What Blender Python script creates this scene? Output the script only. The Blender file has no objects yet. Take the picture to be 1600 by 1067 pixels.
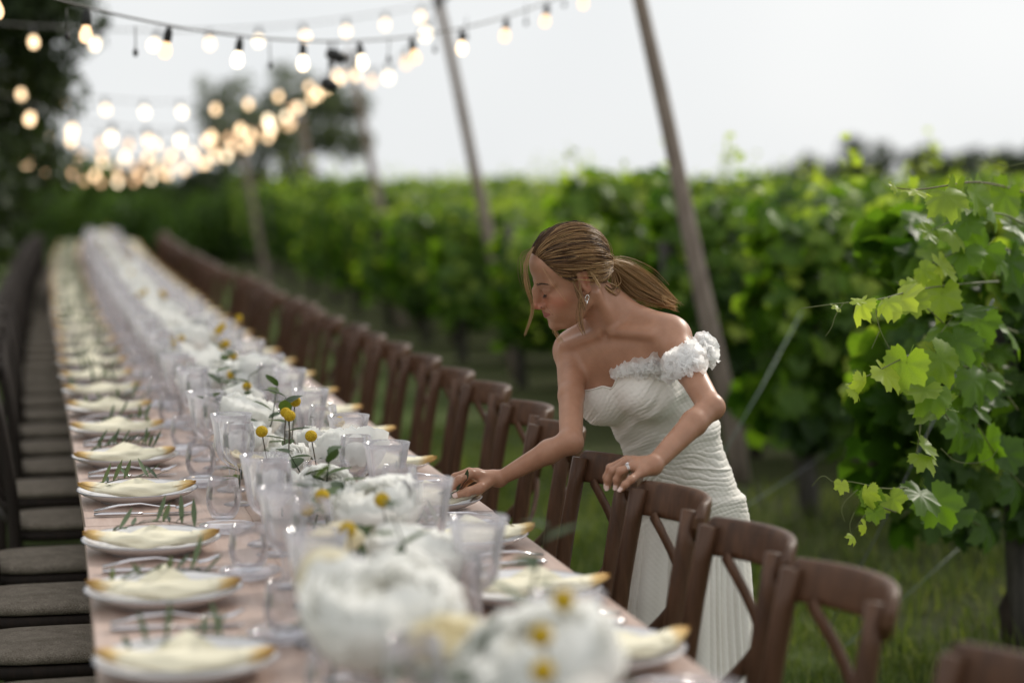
import bpy, math, random
import numpy as np
from mathutils import Vector, Matrix

random.seed(7)
RNG = np.random.default_rng(7)
SC = bpy.context.scene
COL = SC.collection

# ------------------------------------------------------------------ camera
CAM_H = 1.52
FPX = 3100.0                      # focal length in pixels of a 1600 px wide frame
PITCH = math.radians(4.6382)
YAW = math.radians(12.7717)
cam_data = bpy.data.cameras.new('camera')
cam_data.sensor_width = 36.0
cam_data.lens = FPX / 1600.0 * 36.0
cam_data.clip_start = 0.05
cam_data.clip_end = 3000.0
cam_data.dof.use_dof = True
cam_data.dof.focus_distance = 4.60
cam_data.dof.aperture_fstop = 1.5
cam = bpy.data.objects.new('camera', cam_data)
COL.objects.link(cam)
cam.location = (0.0, 0.0, CAM_H)
cam.rotation_euler = (math.pi / 2 - PITCH, 0.0, -YAW)
SC.camera = cam

# ------------------------------------------------------------------ sky, sun, exposure
SUN_ELEV = math.radians(34.0)
SUN_AZ = math.radians(52.0)       # from +Y towards +X: behind and to the right of the bride
world = bpy.data.worlds.new('World')
SC.world = world
world.use_nodes = True
wn = world.node_tree
wn.nodes.clear()
w_out = wn.nodes.new('ShaderNodeOutputWorld')
w_bg = wn.nodes.new('ShaderNodeBackground')
w_sky = wn.nodes.new('ShaderNodeTexSky')
w_sky.sky_type = 'NISHITA'
w_sky.sun_disc = False
w_sky.sun_elevation = SUN_ELEV
w_sky.sun_rotation = SUN_AZ
w_sky.dust_density = 4.0
w_bw = wn.nodes.new('ShaderNodeRGBToBW')
w_grey = wn.nodes.new('ShaderNodeMix'); w_grey.data_type = 'RGBA'
w_grey.inputs[0].default_value = 0.8                      # thin cloud takes the blue out
w_cloud = wn.nodes.new('ShaderNodeMix'); w_cloud.data_type = 'RGBA'
w_cloud.inputs[0].default_value = 0.95                     # overcast layer over the clear sky
w_tc = wn.nodes.new('ShaderNodeTexCoord')
w_no = wn.nodes.new('ShaderNodeTexNoise')
w_no.inputs['Scale'].default_value = 2.3
w_no.inputs['Detail'].default_value = 3.0
w_rmp = wn.nodes.new('ShaderNodeValToRGB')
w_rmp.color_ramp.elements[0].position = 0.32
w_rmp.color_ramp.elements[0].color = (0.50, 0.518, 0.535, 1)
w_rmp.color_ramp.elements[1].position = 0.62
w_rmp.color_ramp.elements[1].color = (0.595, 0.600, 0.602, 1)
w_gain = wn.nodes.new('ShaderNodeMix'); w_gain.data_type = 'RGBA'; w_gain.blend_type = 'MULTIPLY'
w_gain.inputs[0].default_value = 1.0
w_gain.inputs[7].default_value = (10.0, 10.0, 9.9, 1)    # cloud radiance at background strength 0.1
wn.links.new(w_tc.outputs['Generated'], w_no.inputs['Vector'])
wn.links.new(w_no.outputs['Fac'], w_rmp.inputs[0])
wn.links.new(w_rmp.outputs[0], w_gain.inputs[6])
wn.links.new(w_sky.outputs[0], w_bw.inputs[0])
wn.links.new(w_sky.outputs[0], w_grey.inputs[6])
wn.links.new(w_bw.outputs[0], w_grey.inputs[7])
wn.links.new(w_grey.outputs[2], w_cloud.inputs[6])
wn.links.new(w_gain.outputs[2], w_cloud.inputs[7])
wn.links.new(w_cloud.outputs[2], w_bg.inputs[0])
w_bg.inputs[1].default_value = 0.1
wn.links.new(w_bg.outputs[0], w_out.inputs[0])

sun_data = bpy.data.lights.new('sun', 'SUN')
sun_data.energy = 1.5
sun_data.angle = math.radians(10.0)
sun_data.color = (1.0, 0.93, 0.82)
sun = bpy.data.objects.new('sun', sun_data)
COL.objects.link(sun)
_sd = Vector((math.sin(SUN_AZ) * math.cos(SUN_ELEV), math.cos(SUN_AZ) * math.cos(SUN_ELEV), math.sin(SUN_ELEV)))
sun.rotation_euler = _sd.to_track_quat('Z', 'Y').to_euler()
sun.location = (6, 12, 12)

vs = SC.view_settings
vs.view_transform = 'Standard'
vs.look = 'None'
vs.exposure = 0.70
vs.gamma = 1.0
vs.use_curve_mapping = False
SC.render.engine = 'CYCLES'
SC.cycles.use_denoising = True
SC.cycles.max_bounces = 12
SC.cycles.diffuse_bounces = 7
SC.cycles.transmission_bounces = 12
SC.cycles.transparent_max_bounces = 24
SC.cycles.sample_clamp_indirect = 6.0
SC.cycles.caustics_reflective = False
SC.cycles.caustics_refractive = False
# ------------------------------------------------------------------ points from the photograph's perspective
_fw = np.array([math.sin(YAW) * math.cos(PITCH), math.cos(YAW) * math.cos(PITCH), -math.sin(PITCH)])
_rt = np.array([math.cos(YAW), -math.sin(YAW), 0.0])
_up = np.cross(_rt, _fw)
_C = np.array([0.0, 0.0, CAM_H])
def ray(px, py): return _fw + _rt * (px - 800.0) / FPX - _up * (py - 533.5) / FPX
def P(px, py, dep): return _C + ray(px, py) * dep
def PZ(px, py, z):
    d = ray(px, py); return _C + d * (z - CAM_H) / d[2]

# ------------------------------------------------------------------ mesh helpers
class MB:
    """collects shapes into one mesh"""
    def __init__(self): self.v = []; self.f = []; self.a = []; self.n = 0
    def add(self, v, f, tint=0.0):
        v = [tuple(map(float, p)) for p in v]
        self.v += v; self.f += [tuple(int(i) + self.n for i in q) for q in f]
        self.a += list(tint) if hasattr(tint, '__len__') else [tint] * len(v)
        self.n += len(v); return self
    def box(self, c, s, rot=None, tint=0.0, bevel=0.0):
        sx, sy, sz = s[0] / 2, s[1] / 2, s[2] / 2
        if bevel <= 0:
            v = [Vector((x * sx, y * sy, z * sz)) for z in (-1, 1) for y in (-1, 1) for x in (-1, 1)]
            f = [(0, 2, 3, 1), (4, 5, 7, 6), (0, 1, 5, 4), (2, 6, 7, 3), (0, 4, 6, 2), (1, 3, 7, 5)]
        else:
            b = min(bevel, sx * .9, sy * .9, sz * .9)
            v = []
            ring = [(sx, sy - b), (sx - b, sy), (-sx + b, sy), (-sx, sy - b), (-sx, -sy + b), (-sx + b, -sy), (sx - b, -sy), (sx, -sy + b)]
            ins = [(x - math.copysign(b, x) * (abs(abs(x) - sx) < 1e-9), y - math.copysign(b, y) * (abs(abs(y) - sy) < 1e-9)) for x, y in ring]
            for z, rg in ((-sz, ins), (-sz + b, ring), (sz - b, ring), (sz, ins)):
                v += [Vector((x, y, z)) for x, y in rg]
            f = [tuple(range(7, -1, -1)), tuple(range(24, 32))]
            for k in range(3):
                for i in range(8): f.append((k * 8 + i, k * 8 + (i + 1) % 8, k * 8 + 8 + (i + 1) % 8, k * 8 + 8 + i))
        if rot is not None: v = [rot @ p for p in v]
        return self.add([p + Vector(c) for p in v], f, tint)
    def tube(self, pts, rad, n=8, cap=True, tint=0.0, flat=None, upv=None):
        """tube along pts; rad is one value or one per point; flat=(a,b) scales the section on two axes"""
        pts = [Vector(p) for p in pts]; m = len(pts)
        rad = list(rad) if hasattr(rad, '__len__') else [rad] * m
        fa, fb = flat if flat else (1, 1)
        v = []; prev = Vector(upv) if upv is not None else None
        for i, p in enumerate(pts):
            t = (pts[min(i + 1, m - 1)] - pts[max(i - 1, 0)])
            t = t.normalized() if t.length > 1e-9 else Vector((0, 0, 1))
            if prev is None: prev = Vector((0, 0, 1)) if abs(t.z) < .9 else Vector((1, 0, 0))
            a = (prev - t * prev.dot(t))
            a = a.normalized() if a.length > 1e-6 else t.orthogonal().normalized()
            b = t.cross(a); prev = a
            for k in range(n):
                q = 2 * math.pi * (k + .5) / n
                v.append(p + a * (math.cos(q) * rad[i] * fa) + b * (math.sin(q) * rad[i] * fb))
        f = []
        for i in range(m - 1):
            for k in range(n):
                f.append((i * n + k, i * n + (k + 1) % n, (i + 1) * n + (k + 1) % n, (i + 1) * n + k))
        if cap: f += [tuple(range(n - 1, -1, -1)), tuple(range((m - 1) * n, m * n))]
        return self.add(v, f, tint)
    def lathe(self, prof, n=24, c=(0, 0, 0), tint=0.0, wob=None, close=False):
        """prof: (radius, z) from bottom outside round; wob(angle, r, z) -> radius factor"""
        v = []; f = []; m = len(prof)
        for (r, z) in prof:
            for k in range(n):
                q = 2 * math.pi * k / n
                rr = r * (wob(q, r, z) if wob else 1.0)
                v.append((c[0] + rr * math.cos(q), c[1] + rr * math.sin(q), c[2] + z))
        for i in range(m - 1):
            for k in range(n):
                f.append((i * n + k, i * n + (k + 1) % n, (i + 1) * n + (k + 1) % n, (i + 1) * n + k))
        if close: f += [tuple(range(n - 1, -1, -1)), tuple(range((m - 1) * n, m * n))]
        return self.add(v, f, tint)
    def grid(self, fn, nu, nv, tint=None):
        v = []; f = []; a = []
        for i in range(nu + 1):
            for j in range(nv + 1):
                v.append(fn(i / nu, j / nv)); a.append(tint(i / nu, j / nv) if tint else 0.0)
        for i in range(nu):
            for j in range(nv):
                f.append((i * (nv + 1) + j, (i + 1) * (nv + 1) + j, (i + 1) * (nv + 1) + j + 1, i * (nv + 1) + j + 1))
        return self.add(v, f, a)
    def mesh(self, name, mat, smooth=True):
        me = bpy.data.meshes.new(name)
        me.from_pydata(self.v, [], self.f)
        if any(self.a):
            at = me.attributes.new('tint', 'FLOAT', 'POINT'); at.data.foreach_set('value', np.array(self.a, np.float32))
        if smooth: me.polygons.foreach_set('use_smooth', np.ones(len(me.polygons), bool))
        me.materials.append(mat); me.update()
        return me
    def build(self, name, mat, parent=None, smooth=True):
        return link(name, self.mesh(name, mat, smooth), parent)

def link(name, me, parent=None, loc=None, rot=None):
    o = bpy.data.objects.new(name, me); COL.objects.link(o)
    if parent is not None: o.parent = parent
    if loc is not None: o.location = loc
    if rot is not None: o.rotation_euler = rot
    return o

def np_mesh(name, v, quads, mat, tint=None, smooth=True, tris=False):
    k = 3 if tris else 4
    me = bpy.data.meshes.new(name)
    v = np.asarray(v, np.float32); quads = np.asarray(quads, np.int32)
    me.vertices.add(len(v)); me.vertices.foreach_set('co', v.ravel())
    me.loops.add(quads.size); me.loops.foreach_set('vertex_index', quads.ravel())
    me.polygons.add(len(quads))
    me.polygons.foreach_set('loop_start', np.arange(0, quads.size, k, dtype=np.int32))
    if tint is not None:
        at = me.attributes.new('tint', 'FLOAT', 'POINT'); at.data.foreach_set('value', np.asarray(tint, np.float32))
    me.update(calc_edges=True)
    if smooth: me.polygons.foreach_set('use_smooth', np.ones(len(quads), bool))
    me.materials.append(mat)
    return me

def tag(o, label=None, cat=None, group=None, kind=None):
    if label: o['label'] = label
    if cat: o['category'] = cat
    if group: o['group'] = group
    if kind: o['kind'] = kind
    return o

def thing(name, label, cat, loc=(0, 0, 0), rz=0.0, group=None):
    o = bpy.data.objects.new(name, None); COL.objects.link(o)
    o.empty_display_size = .05
    o.location = loc; o.rotation_euler = (0, 0, rz)
    return tag(o, label, cat, group)

def clone(o, parent=None):
    c = o.copy(); COL.objects.link(c)
    if parent is not None: c.parent = parent
    for ch in list(o.children): clone(ch, c)
    return c

ORD = ['first', 'second', 'third', 'fourth', 'fifth', 'sixth', 'seventh', 'eighth', 'ninth', 'tenth', 'eleventh', 'twelfth', 'thirteenth', 'fourteenth', 'fifteenth', 'sixteenth']

# ------------------------------------------------------------------ material helpers
def new_mat(name):
    m = bpy.data.materials.new(name); m.use_nodes = True
    nt = m.node_tree; nt.nodes.clear()
    out = nt.nodes.new('ShaderNodeOutputMaterial')
    return m, nt, out
def ramp(nt, fac, stops):
    r = nt.nodes.new('ShaderNodeValToRGB')
    cr = r.color_ramp
    while len(cr.elements) < len(stops): cr.elements.new(0.5)
    for e, (p, c) in zip(cr.elements, stops):
        e.position = p; e.color = (*c, 1)
    nt.links.new(fac, r.inputs[0])
    return r.outputs[0]
def noise(nt, scale, detail=4.0, rough=.55, coord='Object', stretch=None, dist=0.0):
    tc = nt.nodes.new('ShaderNodeTexCoord')
    n = nt.nodes.new('ShaderNodeTexNoise')
    n.inputs['Scale'].default_value = scale; n.inputs['Detail'].default_value = detail
    n.inputs['Roughness'].default_value = rough; n.inputs['Distortion'].default_value = dist
    if stretch:
        mp = nt.nodes.new('ShaderNodeMapping'); mp.inputs['Scale'].default_value = stretch
        nt.links.new(tc.outputs[coord], mp.inputs[0]); nt.links.new(mp.outputs[0], n.inputs['Vector'])
    else:
        nt.links.new(tc.outputs[coord], n.inputs['Vector'])
    return n.outputs['Fac']
def attr(nt, name='tint'):
    a = nt.nodes.new('ShaderNodeAttribute'); a.attribute_name = name
    return a.outputs['Fac']
def math_n(nt, op, a, b=None, clamp=False):
    n = nt.nodes.new('ShaderNodeMath'); n.operation = op; n.use_clamp = clamp
    for i, x in enumerate((a, b)):
        if x is None: continue
        if isinstance(x, (int, float)): n.inputs[i].default_value = x
        else: nt.links.new(x, n.inputs[i])
    return n.outputs[0]
def mixc(nt, fac, a, b, blend='MIX'):
    n = nt.nodes.new('ShaderNodeMix'); n.data_type = 'RGBA'; n.blend_type = blend
    for s, x in ((n.inputs[0], fac), (n.inputs[6], a), (n.inputs[7], b)):
        if isinstance(x, (int, float)): s.default_value = x
        elif isinstance(x, tuple): s.default_value = (*x, 1)
        else: nt.links.new(x, s)
    return n.outputs[2]
def bump(nt, height, strength=.3, dist=.002):
    b = nt.nodes.new('ShaderNodeBump'); b.inputs['Strength'].default_value = strength
    b.inputs['Distance'].default_value = dist
    nt.links.new(height, b.inputs['Height']); return b.outputs[0]
def bsdf(nt, out, color, rough=.5, normal=None, spec=.5, metal=0.0, sss=0.0, sheen=0.0):
    b = nt.nodes.new('ShaderNodeBsdfPrincipled')
    if isinstance(color, tuple): b.inputs['Base Color'].default_value = (*color, 1)
    else: nt.links.new(color, b.inputs['Base Color'])
    if isinstance(rough, (int, float)): b.inputs['Roughness'].default_value = rough
    else: nt.links.new(rough, b.inputs['Roughness'])
    b.inputs['Specular IOR Level'].default_value = spec
    b.inputs['Metallic'].default_value = metal
    if sss:
        b.inputs['Subsurface Weight'].default_value = sss
        b.inputs['Subsurface Radius'].default_value = (1.0, .35, .2)
        b.inputs['Subsurface Scale'].default_value = .008
    if sheen: b.inputs['Sheen Weight'].default_value = sheen
    if normal is not None: nt.links.new(normal, b.inputs['Normal'])
    nt.links.new(b.outputs[0], out.inputs[0])
    return b
def objrand(nt):
    return nt.nodes.new('ShaderNodeObjectInfo').outputs['Random']

def wood_mat(name, c0, c1, c2, scale=6.0, stretch=(1, 12, 12), rough=.5, bumps=.25, rand=.0):
    m, nt, out = new_mat(name)
    n1 = noise(nt, scale, 6, .6, stretch=stretch, dist=.6)
    n2 = noise(nt, 3.0, 3, .5)
    col = ramp(nt, n1, [(.3, c0), (.52, c1), (.72, c2)])
    col = mixc(nt, math_n(nt, 'MULTIPLY', n2, .5), col, c0)
    if rand: col = mixc(nt, math_n(nt, 'MULTIPLY', objrand(nt), rand), col, c2)
    bsdf(nt, out, col, rough, bump(nt, n1, bumps, .0015), .4)
    return m

def leaf_mat(name, dark, mid, young, trans=.42, gloss=.5, far=False):
    """foliage: colour by the leaf's own age (tint) and a random share per object"""
    m, nt, out = new_mat(name)
    t = attr(nt)
    t = math_n(nt, 'ADD', t, math_n(nt, 'MULTIPLY', math_n(nt, 'SUBTRACT', objrand(nt), .5), 0.25))
    if not far:
        t = math_n(nt, 'ADD', t, math_n(nt, 'MULTIPLY', math_n(nt, 'SUBTRACT', noise(nt, 60, 3), .5), .25))
    col = ramp(nt, t, [(0.0, dark), (.5, mid), (1.0, young)])
    b = nt.nodes.new('ShaderNodeBsdfPrincipled')
    nt.links.new(col, b.inputs['Base Color']); b.inputs['Roughness'].default_value = gloss
    b.inputs['Specular IOR Level'].default_value = .35
    tr = nt.nodes.new('ShaderNodeBsdfTranslucent')
    tc = mixc(nt, 1.0, col, (1.5, 1.55, .6), 'MULTIPLY')
    nt.links.new(tc, tr.inputs[0])
    mx = nt.nodes.new('ShaderNodeMixShader'); mx.inputs[0].default_value = trans
    nt.links.new(b.outputs[0], mx.inputs[1]); nt.links.new(tr.outputs[0], mx.inputs[2])
    nt.links.new(mx.outputs[0], out.inputs[0])
    return m

def glass_mat(name, body=.12, edge_body=.6, tintc=(.95, .95, .98), rough=.03, refl=.6):
    """thin clear glass: see-through face on, whiter and more reflecting towards its edges"""
    m, nt, out = new_mat(name)
    lw = nt.nodes.new('ShaderNodeLayerWeight'); lw.inputs[0].default_value = .5
    face = math_n(nt, 'POWER', lw.outputs['Facing'], 2.2)
    tr = nt.nodes.new('ShaderNodeBsdfTransparent'); tr.inputs[0].default_value = (.985, .985, .99, 1)
    gl = nt.nodes.new('ShaderNodeBsdfGlossy'); gl.inputs['Roughness'].default_value = rough
    gl.inputs[0].default_value = (.97, .97, 1, 1)
    df = nt.nodes.new('ShaderNodeBsdfDiffuse'); df.inputs[0].default_value = (*tintc, 1)  # white body painted in for the bright sky that glass would refract
    tl = nt.nodes.new('ShaderNodeBsdfTranslucent'); tl.inputs[0].default_value = (*tintc, 1)
    dm = nt.nodes.new('ShaderNodeMixShader'); dm.inputs[0].default_value = .55
    nt.links.new(df.outputs[0], dm.inputs[1]); nt.links.new(tl.outputs[0], dm.inputs[2])
    m1 = nt.nodes.new('ShaderNodeMixShader')
    nt.links.new(math_n(nt, 'ADD', math_n(nt, 'MULTIPLY', face, edge_body - body), body, True), m1.inputs[0])
    nt.links.new(tr.outputs[0], m1.inputs[1]); nt.links.new(dm.outputs[0], m1.inputs[2])
    m2 = nt.nodes.new('ShaderNodeMixShader')
    fr = nt.nodes.new('ShaderNodeFresnel'); fr.inputs[0].default_value = 1.45
    nt.links.new(math_n(nt, 'MULTIPLY', fr.outputs[0], refl, True), m2.inputs[0])
    nt.links.new(m1.outputs[0], m2.inputs[1]); nt.links.new(gl.outputs[0], m2.inputs[2])
    nt.links.new(m2.outputs[0], out.inputs[0])
    return m

M = {}
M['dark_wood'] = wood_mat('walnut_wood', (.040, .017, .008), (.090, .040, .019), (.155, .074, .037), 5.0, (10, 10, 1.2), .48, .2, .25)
M['black_wood'] = wood_mat('dark_stained_wood', (.009, .0055, .004), (.018, .011, .007), (.030, .018, .012), 5.0, (10, 10, 1.2), .8, .2, .2)  # the chair walnut with the left side's shade put into its colour
M['table_wood'] = wood_mat('pale_table_wood', (.42, .30, .25), (.52, .39, .33), (.60, .47, .41), 4.0, (14, 1.0, 14), .45, .12)
M['pole_wood'] = wood_mat('weathered_pole_wood', (.17, .13, .105), (.30, .24, .20), (.42, .35, .30), 5.0, (7, 7, .9), .8, .5)
M['post_wood'] = wood_mat('grey_post_wood', (.05, .045, .04), (.11, .10, .09), (.18, .165, .15), 7.0, (8, 8, 1), .9, .6)
M['bark'] = wood_mat('vine_bark', (.022, .016, .012), (.05, .038, .028), (.085, .066, .05), 12.0, (5, 5, 1), .95, .9)
M['metal'] = None
def simple(name, c, rough=.5, metal=0.0, spec=.5):
    m, nt, out = new_mat(name); bsdf(nt, out, c, rough, None, spec, metal); return m
M['steel'] = simple('polished_steel', (.72, .70, .73), .18, 1.0)
M['screw'] = simple('zinc_screw', (.55, .55, .50), .35, 1.0)
M['black'] = simple('black_rubber', (.012, .012, .012), .5)
M['wire'] = simple('galvanised_wire', (.24, .26, .28), .5, .3)
M['wire_green'] = simple('green_coated_wire', (.13, .19, .15), .5)
# ------------------------------------------------------------------ the table line: it wanders a little
_TY = [0.0, 3.0, 4.4, 6.1, 7.7, 11.3, 16.4, 20.0, 24.5, 60]
_TX = [.050, .045, .036, .020, -.009, -.060, -.095, -.090, -.02, .30]
ROW_END = 24.3
def XL(y): return float(np.interp(y, _TY, _TX))
TABLE_W = .925; TABLE_Z = .76
def slope(y): return (XL(y + .6) - XL(y - .6)) / 1.2

# ------------------------------------------------------------------ ground
def grass_ground():
    m, nt, out = new_mat('meadow_ground')
    n1 = noise(nt, .9, 5); n2 = noise(nt, 14, 5, .65); n3 = noise(nt, 90, 3)
    col = ramp(nt, n1, [(.3, (.050, .080, .018)), (.55, (.085, .130, .030)), (.75, (.12, .145, .045))])
    col = mixc(nt, math_n(nt, 'MULTIPLY', n2, .6), col, (.045, .060, .018))
    dirt = math_n(nt, 'GREATER_THAN', math_n(nt, 'ADD', n1, math_n(nt, 'MULTIPLY', n2, .4)), .86)
    col = mixc(nt, math_n(nt, 'MULTIPLY', dirt, .6), col, (.070, .050, .030))
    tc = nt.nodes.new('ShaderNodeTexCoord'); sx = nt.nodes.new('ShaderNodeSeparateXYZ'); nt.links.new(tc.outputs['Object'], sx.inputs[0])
    strip = math_n(nt, 'MULTIPLY', math_n(nt, 'SUBTRACT', sx.outputs[0], 2.1), 1.1, True)         # ground turns darker and browner towards the vines
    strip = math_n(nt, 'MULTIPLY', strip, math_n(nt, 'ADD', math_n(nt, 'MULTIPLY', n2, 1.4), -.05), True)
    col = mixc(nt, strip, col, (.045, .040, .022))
    h = math_n(nt, 'ADD', n2, math_n(nt, 'MULTIPLY', n3, .5))
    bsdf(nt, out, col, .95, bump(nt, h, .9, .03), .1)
    return m
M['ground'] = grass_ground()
nx = np.concatenate([-np.geomspace(1200, 6, 24), np.linspace(-5, 12, 70), np.geomspace(13, 1200, 24)])
ny = np.concatenate([-np.geomspace(300, 4, 12), np.linspace(-3, 24, 110), np.geomspace(25, 1500, 30)])
GX, GY = np.meshgrid(nx, ny, indexing='ij')
GZ = (np.sin(GX * 1.7 + GY * .9) * .012 + np.sin(GX * 3.9 - GY * 2.3) * .008) * np.exp(-(np.abs(GX) + np.abs(GY)) / 60)
GZ = GZ - .0
ng = np.stack([GX, GY, GZ], -1).reshape(-1, 3); gi = np.arange(len(ng)).reshape(GX.shape)
gq = np.stack([gi[:-1, :-1], gi[1:, :-1], gi[1:, 1:], gi[:-1, 1:]], -1).reshape(-1, 4)
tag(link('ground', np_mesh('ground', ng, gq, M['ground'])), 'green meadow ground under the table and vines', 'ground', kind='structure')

# grass blades near the place
M['grass'] = leaf_mat('grass_blades', (.050, .080, .016), (.105, .150, .030), (.25, .27, .09), .4, .6, far=True)
g = np.random.default_rng(4)
def blades(n, x0, x1, y0, y1, h0, h1, clump):
    cx = g.uniform(x0, x1, n // clump); cy = g.uniform(y0, y1, n // clump)
    k = np.repeat(np.arange(n // clump), clump); n = len(k)
    bx = cx[k] + g.normal(0, .035, n); by = cy[k] + g.normal(0, .035, n)
    hh = g.uniform(h0, h1, n) * (.55 + .9 * g.random(n // clump)[k]); az = g.uniform(0, 6.283, n); lean = g.uniform(.1, .9, n)
    w = g.uniform(.0016, .0036, n); dx, dy = np.cos(az), np.sin(az)
    v = np.zeros((n, 5, 3))
    for i, (f, ww) in enumerate(((0, 1), (0, -1), (.55, .8), (.55, -.8), (1, 0))):
        v[:, i, 0] = bx + dx * lean * hh * f ** 1.6 - dy * w * ww; v[:, i, 1] = by + dy * lean * hh * f ** 1.6 + dx * w * ww
        v[:, i, 2] = hh * f * (1 - .25 * lean * f) - .006
    base = np.arange(n)[:, None] * 5
    f = np.concatenate([base + np.array([[0, 1, 3]]), base + np.array([[0, 3, 2]]), base + np.array([[2, 3, 4]])])
    t = np.repeat(np.clip(g.normal(.42, .22, n) + (g.random(n) < .06) * .5, 0, 1), 5)
    return v.reshape(-1, 3), f, t
parts = [blades(38000, 1.2, 2.7, 2.6, 7.0, .022, .055, 14), blades(18000, 1.1, 2.8, 7.0, 12.0, .03, .07, 16), blades(11000, 1.8, 4.4, 3.0, 9.0, .06, .13, 6)]
off = 0; vv, ff, tt = [], [], []
for v, f, t in parts: vv.append(v); ff.append(f + off); tt.append(t); off += len(v)
tag(link('grass', np_mesh('grass', np.concatenate(vv), np.concatenate(ff), M['grass'], np.concatenate(tt), smooth=False, tris=True)), 'short rough grass beside the chairs and under the vines', 'grass', kind='stuff')

# ------------------------------------------------------------------ leaf clouds for trees and bushes
def leaf_cloud(centers, radii, n, size, seed, shade=(.15, .85), flat=1.0):
    """n small folded leaves spread through blobs; returns verts, quads, tints"""
    g = np.random.default_rng(seed)
    centers = np.asarray(centers, float); radii = np.asarray(radii, float)
    wgt = radii[:, 0] * radii[:, 1] * radii[:, 2]; k = g.choice(len(centers), n, p=wgt / wgt.sum())
    d = g.normal(size=(n, 3)); d /= np.linalg.norm(d, axis=1)[:, None]
    rr = g.random(n) ** (1 / 2.2)
    p = centers[k] + d * rr[:, None] * radii[k]
    a = g.normal(size=(n, 3)); a[:, 2] *= flat; a /= np.linalg.norm(a, axis=1)[:, None]
    b = np.cross(a, g.normal(size=(n, 3))); b /= np.linalg.norm(b, axis=1)[:, None]
    c = np.cross(a, b)
    s = size * g.uniform(.6, 1.35, n)[:, None]
    v = np.stack([p - a * s, p + b * s * .48 + c * s * .12, p + a * s, p - b * s * .48 + c * s * .12], 1).reshape(-1, 3)
    q = np.arange(n * 4).reshape(n, 4)
    clump = g.random(len(centers))[k]
    t = np.clip(shade[0] + (shade[1] - shade[0]) * (.55 * g.random(n) + .45 * clump), 0, 1)
    return v, q, np.repeat(t, 4)
def blobs(seed, n, box, r):
    g = np.random.default_rng(seed); c = np.stack([g.uniform(*box[a], n) for a in range(3)], 1)
    return c, np.stack([g.uniform(*r, n)] * 3, 1) * np.array([1, 1, .85])
M['leaf_dark'] = leaf_mat('dark_tree_leaves', (.012, .022, .008), (.028, .048, .014), (.060, .085, .025), .25, .6, far=True)
M['leaf_bush'] = leaf_mat('bush_leaves', (.030, .065, .012), (.070, .130, .022), (.15, .23, .045), .42, .6, far=True)
M['leaf_olive'] = leaf_mat('grey_green_leaves', (.045, .062, .032), (.085, .110, .058), (.15, .18, .10), .3, .6, far=True)
M['trunk'] = wood_mat('tree_trunk', (.03, .023, .018), (.065, .05, .04), (.11, .09, .075), 6, (6, 6, 1), .9, .8)

def tree(name, label, base, trunk_h, crown_c, crown_r, n_blob, blob_r, n_leaf, leaf, mat, seed, shade=(.1, .9), group=None, limbs=7, trunk_r=.16):
    g = random.Random(seed); t = thing(name, label, 'tree' if 'tree' in name else 'bush', base, 0, group)
    mb = MB(); top = Vector((g.uniform(-.1, .1), g.uniform(-.1, .1), trunk_h))
    cc = Vector(crown_c) - Vector(base)
    mb.tube([(0, 0, -.1), (g.uniform(-.05, .05), g.uniform(-.05, .05), trunk_h * .5), top, top.lerp(cc, .6)], [trunk_r * 1.25, trunk_r, trunk_r * .8, trunk_r * .35], 9)
    cb, rb = blobs(seed, n_blob, [(cc[a] - crown_r[a], cc[a] + crown_r[a]) for a in range(3)], blob_r)
    keep = (((cb - np.array(cc)) / np.array(crown_r)) ** 2).sum(1) < 1.1
    cb, rb = cb[keep], rb[keep]
    for k in range(min(limbs, len(cb))):
        e = Vector(cb[k]); mid = top.lerp(e, .5) + Vector((0, 0, .15 * crown_r[2]))
        mb.tube([top * .9, mid, e], [trunk_r * .5, trunk_r * .28, trunk_r * .08], 6)
    mb.build('trunk', M['trunk'], t)
    v, q, tt = leaf_cloud(cb, rb, n_leaf, leaf, seed, shade)
    link('crown', np_mesh('crown', v, q, mat, tt, smooth=False), t)['kind'] = 'stuff'
    return t
# tall dark tree standing over the left of the table
tree('broadleaf_tree', 'tall dark tree hanging over the left chairs, its leaves behind the nearest bulbs', (-2.6, 17.3, 0), .9, (-1.58, 17.2, 2.42), (1.66, 2.0, 1.85), 200, (.28, .50), 42000, .06, M['leaf_dark'], 31, trunk_r=.2)
tree('broadleaf_tree', 'dark tree beside the table beyond the left edge, nearest the camera', (-4.2, 8.5, 0), 2.0, (-3.7, 8.5, 4.2), (1.8, 2.6, 2.6), 70, (.4, .8), 9000, .09, M['leaf_dark'], 32, trunk_r=.2)
tree('broadleaf_tree', 'dark tree low on the left behind the empty chair backs', (-3.0, 24.0, 0), 1.4, (-2.3, 24.5, 2.6), (1.7, 2.2, 1.7), 60, (.4, .8), 9000, .09, M['leaf_dark'], 33, trunk_r=.16)
# bushes and trees past the far end of the table
FB = [((30, 330), 44, 1.3, 1.5, 'leaf_bush'), ((95, 330), 46, 1.6, 2.1, 'leaf_bush'), ((165, 325), 42, 1.5, 2.0, 'leaf_bush'), ((225, 330), 45, 1.6, 1.9, 'leaf_dark'),
      ((285, 330), 41, 1.5, 2.1, 'leaf_dark'), ((345, 335), 43, 1.6, 1.9, 'leaf_dark'), ((245, 345), 38, 1.0, 1.2, 'leaf_bush'), ((330, 345), 37, 1.1, 1.3, 'leaf_bush'), ((405, 335), 44, 1.4, 1.7, 'leaf_bush')]
BL = ['pale green bush behind the far end of the table at the left', 'rounded green bush left of the far end of the table', 'broad green bush straight behind the far end of the table',
      'dark bush just right of the far end of the table', 'tall dark bush behind the far right chairs', 'dark bush right of the middle behind the far right chairs',
      'low bright bush in front of the dark bushes', 'second low bright bush near the far poles', 'green bush left of the grey-green tree']
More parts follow.
